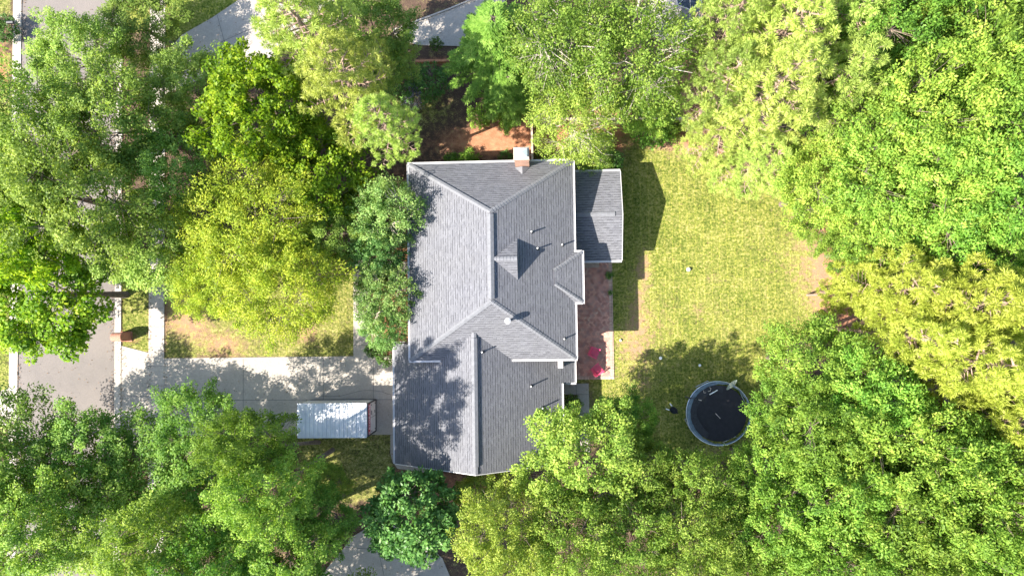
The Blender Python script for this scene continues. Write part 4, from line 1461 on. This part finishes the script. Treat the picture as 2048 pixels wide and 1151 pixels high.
def plant(kind, px, py, rpx, H, label, group=None, name='broadleaf_tree', cat='tree', stretch=1.0, rz=None, trunkname='trunk', crownname='crown'):
    vs, (bR, bH) = KINDS[kind]
    i = _cnt.get(kind, 0); _cnt[kind] = i + 1
    crown, trunk = vs[i % len(vs)]
    zm = H * (.70 if H > 3 else .5)
    c = P(px, py, zm)
    s = rpx * GROW.get(kind, 1.1) * .0366 * (1 - zm / CAM_H) / bR
    bx_, by_ = rooted(c[0], c[1]) if H > 3 else (c[0], c[1])
    rz_ = _rt.uniform(0, 6.28) if rz is None else rz
    o = empty(name, (bx_, by_, 0), rz_, label, cat, group)
    # a trunk beside the paving grows over towards the light: the lean in the tree's own axes
    lx_, ly_ = (c[0] - bx_) / zm, (c[1] - by_) / zm
    ca_, sa_ = math.cos(-rz_), math.sin(-rz_)
    sc_ = (s * stretch, s / stretch, H / bH)
    lean_ = Matrix.Identity(4)
    lean_[0][2] = (lx_ * ca_ - ly_ * sa_) * sc_[2] / sc_[0]; lean_[1][2] = (lx_ * sa_ + ly_ * ca_) * sc_[2] / sc_[1]
    o.scale = (s * stretch, s / stretch, H / bH)
    for nm, me in ((trunkname, trunk), (crownname, crown)):
        ch_ = bpy.data.objects.new(nm, me); COL.objects.link(ch_); ch_.parent = o; ch_.matrix_parent_inverse = lean_
    return o


G1 = 'oaks along the street'
T = plant
T('oak', 150, 112, 84, 8.5, 'dark oak whose crown reaches furthest over the road at the top', G1, 'oak_tree')
T('oak', 275, 50, 80, 5, 'dark oak between the sidewalk and the neighbouring driveway', G1, 'oak_tree')
T('oak', 60, 250, 108, 15, 'broad oak standing across the road on the left edge', G1, 'oak_tree')
T('oak', 225, 235, 105, 14, 'broad oak over the sidewalk south of the two dark street oaks', G1, 'oak_tree')
T('oak', 385, 180, 88, 8.5, 'oak just left of the bright yellow green maple', G1, 'oak_tree')
T('oak', 150, 390, 118, 16, 'largest pale green oak above the road, left of the olive tree', G1, 'oak_tree')
T('oak', 280, 495, 95, 8.5, 'pale oak ending over the white sidewalk and verge', G1, 'oak_tree')
T('oak', 345, 330, 85, 11, 'shaded oak in the dark hollow left of the yellow maple', G1, 'oak_tree')
T('bright', 70, 585, 122, 9.5, 'bright green maple overhanging the road from the left edge, lower of two', None, 'maple_tree')
T('bright', 520, 215, 105, 13, 'yellow green maple touching the pine beside it', None, 'maple_tree')
T('bright', 640, 340, 95, 8.5, 'glossy green maple below the pine, near the house corner', None, 'maple_tree')
T('olive', 500, 440, 130, 11, 'large yellow olive tree shading the front lawn', 'fine leaved trees on the front lawn', 'willow_oak')
T('olive', 560, 560, 110, 10, 'yellow olive tree at the sunny lower end of the front lawn', 'fine leaved trees on the front lawn', 'willow_oak')
T('olive', 420, 560, 75, 8, 'small olive tree nearest the white sidewalk', 'fine leaved trees on the front lawn', 'willow_oak')
T('oak', 660, 470, 62, 8, 'dark small oak squeezed between olive trees and crepe myrtle', None, 'oak_tree')
T('bright', 20, 470, 95, 14, 'bright green maple on the left edge, upper of two', None, 'maple_tree')
T('oak', 20, 370, 85, 14, 'oak cut by the left edge between the street and the bright maples', G1, 'oak_tree')
G2 = 'pines behind the front garden'
T('pine', 610, 55, 105, 16, 'pale pine beside the neighbouring driveway at the top', G2, 'pine_tree')
T('pine', 690, 165, 100, 16, 'middle pine of the row that runs down towards the roof', G2, 'pine_tree')
T('pine', 765, 245, 72, 14, 'pine whose lowest boughs end just above the roof corner', G2, 'pine_tree')
T('oak', 742, 50, 84, 8, 'dark oak between the pine and the shaded concrete pad', None, 'oak_tree')
T('oak', 770, 120, 52, 6, 'low dark tree in the shade beside the lilac shrub', None, 'broadleaf_tree')
T('feather', 992, 72, 108, 10, 'feathery bright green conifer over the concrete pad', None, 'conifer_tree')
T('feather', 1018, 172, 62, 6.5, 'smaller feathery conifer over the bare clay', None, 'conifer_tree')
G3 = 'airy trees behind the house'
T('airy', 1130, 80, 110, 14, 'airy tree with pale branches next to the feathery conifer', G3)
T('airy', 1265, 110, 120, 14, 'airy tree with pale branches beside the timber deck', G3)
T('airy', 1150, 235, 85, 11, 'airy yellowish tree leaning over the fence behind the chimney', G3)
T('lush', 1290, 205, 60, 7, 'low dark tree above the weathered fence', None)
T('airy', 1180, 300, 45, 4, 'small leafy tree behind the sunroom roof corner', None)
G4 = 'pines beyond the back lawn'
for a in ((1470, 30, 85, 17, 'pine next to the timber deck at the top edge'), (1580, 45, 100, 18, 'pine at the top edge in the middle of the right hand grove'),
          (1690, 35, 85, 17, 'pine meeting the lush green wood at the top edge'), (1450, 165, 80, 15, 'pine above the end of the weathered fence'),
          (1560, 175, 105, 18, 'broad pine in the centre of the pine grove'), (1660, 165, 90, 17, 'pine with bare brown branches touching the lush wood'),
          (1435, 275, 74, 7, 'low pine dropping boughs onto the upper lawn corner'), (1525, 325, 88, 8, 'pine standing over the upper edge of the back lawn'),
          (1612, 338, 72, 8, 'pine between the lawn edge and the lush green wood')):
    T('pine', *a, G4, 'pine_tree')
G5 = 'lush trees of the wood on the right'
for a in ((1800, 60, 105, 17, 'lush tree at the top edge next to the pines'), (1930, 60, 110, 18, 'lush tree second from the top right corner'),
          (2040, 70, 95, 18, 'lush tree in the top right corner'), (1740, 200, 100, 16, 'lush tree right of the pine with bare branches'),
          (1860, 205, 110, 18, 'lush tree in the centre of the upper wood'), (1985, 215, 115, 18, 'lush tree on the right edge below the corner tree'),
          (1660, 365, 88, 12, 'lush tree with its crown over the upper right lawn edge'), (1770, 345, 105, 15, 'lush tree above the pale clay gap in the wood'),
          (1890, 350, 110, 17, 'lush tree in the densest middle part of the wood'), (2010, 370, 110, 18, 'lush tree on the right edge level with the house ridge'),
          (1650, 440, 58, 7, 'small lush tree at the lawn edge next to bare clay'), (1790, 470, 95, 12, 'lush tree just above the golden pines'),
          (1920, 480, 100, 14, 'lush tree behind the golden pines, nearer the right edge'), (2035, 510, 80, 15, 'lush tree cut by the right edge above the golden pines'),
          (1715, 500, 60, 7, 'small lush tree beside the red brown clay patch')):
    T('lush', *a, G5)
G6 = 'golden pines on the right edge'
for a in ((1795, 575, 85, 15, 'golden pine at the upper left of its group'), (1905, 600, 98, 18, 'golden pine in the upper middle of its group'),
          (2015, 620, 95, 18, 'golden pine cut by the right edge, upper of two'), (1815, 665, 85, 16, 'golden pine with bare grey branches near the lush tree'),
          (1920, 720, 95, 18, 'golden pine in the centre of its group'), (2020, 745, 90, 18, 'golden pine cut by the right edge, lower of two'),
          (1975, 830, 75, 17, 'lowest golden pine, reaching down into the lush wood'), (1692, 585, 42, 9, 'small golden pine leaning over the lawn edge')):
    T('goldpine', *a, G6, 'pine_tree')
G7 = 'lush trees beyond the trampoline'
for a in ((1640, 735, 92, 13, 'lush tree at the lower right corner of the back lawn'), (1578, 832, 72, 10, 'lush tree hanging over the trampoline'),
          (1740, 800, 100, 15, 'lush tree below the golden pine with bare branches'), (1650, 870, 100, 15, 'lush tree right of the trampoline tree'),
          (1780, 920, 105, 17, 'lush tree in the middle of the lower right wood'), (1890, 900, 95, 17, 'lush tree directly left of the lowest golden pine'),
          (1540, 955, 78, 12, 'lush tree directly below the trampoline'), (1660, 1000, 105, 16, 'lush tree in the lower wood, two crowns below the lawn corner'),
          (1560, 1060, 90, 15, 'lush tree at the bottom edge below the trampoline'), (1790, 1050, 105, 17, 'lush tree at the bottom edge in the lower right wood'),
          (1905, 1020, 100, 18, 'lush tree above the bottom edge near the right corner'), (2010, 940, 90, 18, 'lush tree on the right edge below the golden pines'),
          (2020, 1070, 95, 18, 'lush tree in the bottom right corner'), (1680, 1120, 90, 16, 'lush tree cut by the bottom edge between two others'),
          (1900, 1130, 85, 17, 'lush tree cut by the bottom edge left of the corner tree')):
    T('lush', *a, G7)
G8 = 'yellowish trees along the bottom'
for a in ((1405, 985, 82, 12, 'yellowish tree between the trampoline and the house'), (1395, 1080, 95, 14, 'yellowish tree at the bottom edge below the wheelbarrow'),
          (1270, 1080, 90, 13, 'yellowish tree at the bottom edge straight below the patio'), (1140, 1085, 95, 14, 'yellowish tree at the bottom edge below the garage corner'),
          (1010, 1075, 95, 14, 'yellowish tree at the bottom edge right of the dark magnolia'), (1480, 1110, 70, 13, 'yellowish tree where the lower wood begins')):
    T('yellowish', *a, G8)
G9 = 'trees behind the garage'
T('darkoak', 1160, 925, 108, 12, 'tall green tree covering the garage roof corner', G9, 'oak_tree')
T('darkoak', 1255, 850, 58, 7, 'low green tree between the garage path and the wheelbarrow', G9, 'oak_tree')
T('darkoak', 1285, 950, 72, 10, 'green tree right of the one covering the garage corner', G9, 'oak_tree')
T('darkoak', 970, 990, 55, 5, 'low dark tree in the shade under the garage gable', G9, 'oak_tree')
T('magnolia', 825, 1035, 92, 8.5, 'dark magnolia with large leaves left of the garage gable', None, 'magnolia_tree')
G10 = 'oaks below the driveway'
for k_, *a in (('thinoak', 55, 920, 105, 9, 'oak in the lower left with its crown over the road edge'), ('thinoak', 175, 905, 88, 8.5, 'oak with its crown over the lower end of the road'),
          ('darkoak', 60, 1060, 105, 13, 'oak in the bottom left corner'), ('thinoak', 190, 1040, 100, 10, 'oak at the bottom left, second from the corner'),
          ('thinoak', 300, 950, 95, 8, 'oak whose crown covers the lower sidewalk'), ('thinoak', 400, 855, 78, 10, 'oak reaching highest up against the driveway'),
          ('thinoak', 410, 985, 98, 9, 'oak in the centre of the lower left grove'), ('darkoak', 310, 1090, 95, 15, 'oak at the bottom edge left of centre of its grove'),
          ('darkoak', 500, 893, 74, 17, 'oak whose crown touches the white container'), ('darkoak', 535, 985, 85, 17, 'oak below the container, inside the grove'),
          ('darkoak', 430, 1110, 85, 15, 'oak cut by the bottom edge in the middle of its grove'), ('darkoak', 560, 1090, 90, 13, 'oak at the bottom edge near the dark driveway'),
          ('darkoak', 630, 1040, 70, 9, 'low bright oak beside the dark driveway below'), ('darkoak', 655, 965, 40, 4.5, 'small shaded oak on the grass below the container'),
          ('darkoak', 560, 1310, 160, 12, 'wide oak showing only its crown top at the bottom edge left of the dark driveway'),
          ('darkoak', 440, 1275, 115, 10, 'oak showing only its crown top at the bottom edge, further left of the dark driveway'),
          ('darkoak', 720, 1260, 95, 9, 'low oak cut by the bottom edge in front of the dark driveway'),
          ('thinoak', -60, 985, 100, 12, 'oak cut by the left edge above the bottom corner')):
    T(k_, *a, G10, 'oak_tree')
G11 = 'crepe myrtles in front of the house'
for a in ((770, 425, 66, 8.2, 'crepe myrtle nearest the roof corner on the front side'), (755, 500, 52, 7.4, 'crepe myrtle beside the curve of the front path'),
          (768, 590, 60, 7.4, 'crepe myrtle over the front path, middle of the bed'), (770, 655, 42, 6, 'crepe myrtle nearest the garage')):
    T('myrtle', *a, G11, 'crepe_myrtle')
SH = dict(name='shrub', cat='shrub', trunkname='stem', crownname='foliage')
T('darkshrub', 772, 706, 26, 1.6, 'round dark shrub at the garage corner', 'garden shrubs', **SH)
T('darkshrub', 742, 700, 14, 1.0, 'small dark shrub beside the front path', 'garden shrubs', **SH)
T('shrub', 938, 318, 22, 1.1, 'bright green shrub under the roof edge behind the house', 'garden shrubs', **SH)
T('shrub', 905, 322, 18, .9, 'duller shrub left of the bright green one behind the house', 'garden shrubs', **SH)
T('darkshrub', 1012, 315, 16, 1.0, 'dark shrub left of the chimney', 'garden shrubs', **SH)
T('darkshrub', 1082, 312, 16, 1.0, 'dark shrub right of the chimney fence', 'garden shrubs', **SH)
T('shrub', 1188, 328, 24, 2.2, 'light green shrub against the sunroom gutter', 'garden shrubs', **SH)
T('darkshrub', 1222, 325, 26, 2.2, 'dark leafy shrub at the sunroom corner', 'garden shrubs', **SH)
T('darkshrub', 1142, 812, 24, 1.3, 'dark shrub in the shade beside the garage path', 'garden shrubs', **SH)
T('shrub', 1300, 258, 38, 1.6, 'bright green shrub in front of the weathered fence', 'garden shrubs', **SH)
T('shrub', 1340, 258, 26, 1.4, 'bright shrub at the end of the weathered fence', 'garden shrubs', **SH)
T('shrub', 960, 232, 26, 1.2, 'green shrub on the clay below the small conifer', 'garden shrubs', **SH)
T('shrub', 1012, 232, 26, 1.2, 'green shrub on the clay nearest the chimney fence', 'garden shrubs', **SH)
T('darkshrub', 860, 165, 40, 1.5, 'dark spreading shrub right of the lilac one', 'garden shrubs', **SH)
T('darkshrub', 800, 165, 40, 1.8, 'dark shrub behind the lilac one in deep shade', 'garden shrubs', **SH)
T('lilac', 826, 196, 24, 1.3, 'grey lilac flowering shrub in the shaded back garden', None, **SH)
T('darkshrub', 12, 60, 30, 1.6, 'dark clipped shrub beside the post mailbox', 'garden shrubs', **SH)
T('bloom', 262, 2, 14, 1.0, 'magenta flowering shrub at the top edge by the sidewalk', None, **SH)
T('shrub', 1640, 650, 26, 1.2, 'bright green shrub at the right edge of the lawn', 'garden shrubs', **SH)
T('darkshrub', 872, 88, 14, 1.2, 'dark shrub at the lower edge of the concrete pad', 'garden shrubs', **SH)
T('shrub', 818, 632, 12, 1.0, 'yellow green shrub against the house wall', 'garden shrubs', **SH)

# potted plants on the patio
for px, py, hgt, lab in ((1218, 551, .5, 'larger leafy plant in a pot on the patio border'), (1221, 585, .3, 'smaller plant in a pot on the patio border')):
    c = P(px, py, .3)
    r_ = empty('potted_plant', (c[0], c[1], .062), 0, lab, 'plant', 'potted plants on the patio')
    f_ = hgt / .5
    a_ = MB(); a_.lathe([(.001, 0), (.10 * f_, 0), (.14 * f_, .26 * f_), (.155 * f_, .27 * f_), (.155 * f_, .31 * f_), (.125 * f_, .31 * f_), (.12 * f_, .27 * f_)], (0, 0), 18)
    a_.build('pot', M['terracotta'], r_, smooth=False)
    a_ = MB(); a_.lathe([(.12 * f_, .272 * f_), (.001, .28 * f_)], (0, 0), 18); a_.build('soil', M['soil'], r_)
    rg = np.random.default_rng(int(px))
    n = 110
    az = rg.uniform(0, 6.28, n); el = rg.uniform(.1, 1.3, n)
    v = np.stack([np.cos(az) * np.cos(el), np.sin(az) * np.cos(el), np.sin(el)], -1)
    q = leaf_quads(np.array([0, 0, .27 * f_]) + v * rg.uniform(.02, .24, n)[:, None] * f_, np.array([0, 0, 1.]) + rg.normal(0, .4, (n, 3)), v, .22 * f_, .05 * f_, rg)
    o_ = bpy.data.objects.new('foliage', quads_mesh('potted_leaves', q, M['myrtle'])); COL.objects.link(o_); o_.parent = r_

# ------------------------------------------------------------------ grass blades and leaf litter
rg = np.random.default_rng(5)
n = 420000
gx = rg.uniform(-45, 30, n); gy = rg.uniform(-22, 25, n)
fi = np.interp(gx, xs, np.arange(nx)); fj = np.interp(gy, ys, np.arange(ny))
gw_ = grass[np.round(fj).astype(int), np.round(fi).astype(int)]
keep = (rg.random(n) < np.clip((gw_ - .35) * 1.8, 0, 1) ** 1.3)


def hard(x0, x1, y0, y1):
    return (gx > x0) & (gx < x1) & (gy > y0) & (gy < y1)


keep &= ~hard(-40.3, -31.6, -99, 99) & ~hard(sx0 - .02, sx1 + .02, -99, 99) & ~hard(sx1, -9, D1[1], D0[1]) & ~hard(PX0, PX1, PY0, PY1) & ~hard(X0 + .4, X1 - .4, Y0, Y1) & ~hard(-10, 1, -10, -2)
keep &= ~hard(-31.7, sx0, -12, P(298, 700)[1])
gx, gy = gx[keep], gy[keep]; n = len(gx)
pos = np.stack([gx, gy, np.zeros(n)], -1)
az = rg.uniform(0, 6.28, n)
tan = np.stack([np.cos(az) * .8, np.sin(az) * .8, rg.uniform(.5, 1.2, n)], -1)
q = leaf_quads(pos, np.stack([-np.cos(az), -np.sin(az), np.full(n, .9)], -1) + rg.normal(0, .2, (n, 3)), tan, .085, .032, rg)
mg = leaf_mat('grass blades', (0.045, 0.075, 0.01), (0.14, 0.17, 0.032), (0.34, 0.30, 0.12), .3, .6, .15, 2.2)
o_ = bpy.data.objects.new('lawn_grass', quads_mesh('lawn_grass', q, mg)); COL.objects.link(o_)
tag(o_, 'short mottled grass on the lawns and verges', 'grass', None, 'stuff')

# fallen leaves and twigs on the paving, the kerbs and the bare ground
rg = np.random.default_rng(11)
n = 5200
lx = rg.uniform(-41, 30, n); ly = rg.uniform(-22, 25, n)
edge_ = rg.random(n) < .35
lx[edge_] = rg.choice([-39.5, -32.25, sx0 + .06, sx1 + .1, -31.55], edge_.sum()) + rg.normal(0, .12, edge_.sum())
ok_ = ~((lx > X0 - .3) & (lx < X1 + 4) & (ly > Y0 - .3) & (ly < Y1 + .3)) & ~((lx > GX0) & (lx < GX1) & (ly > GYS) & (ly < 0))
ok_ &= ~((lx > cx0 - .2) & (lx < cx1 + .2) & (ly > cy0 - .2) & (ly < cy1 + .2))
lx, ly = lx[ok_], ly[ok_]; n = len(lx)
az = rg.uniform(0, 6.28, n)
tan = np.stack([np.cos(az), np.sin(az), rg.normal(0, .15, n)], -1)
q = leaf_quads(np.stack([lx, ly, np.full(n, .085)], -1), np.array([0, 0, 1.]) + rg.normal(0, .25, (n, 3)), tan, .11, .06, rg)
o_ = bpy.data.objects.new('leaf_litter', quads_mesh('leaf_litter', q, leaf_mat('dry leaves', (0.06, 0.035, 0.02), (0.17, 0.10, 0.05), (0.30, 0.20, 0.09), .2, .7, .1))); COL.objects.link(o_)
tag(o_, 'dry brown leaves scattered over paving and bare ground', 'leaf litter', None, 'stuff')
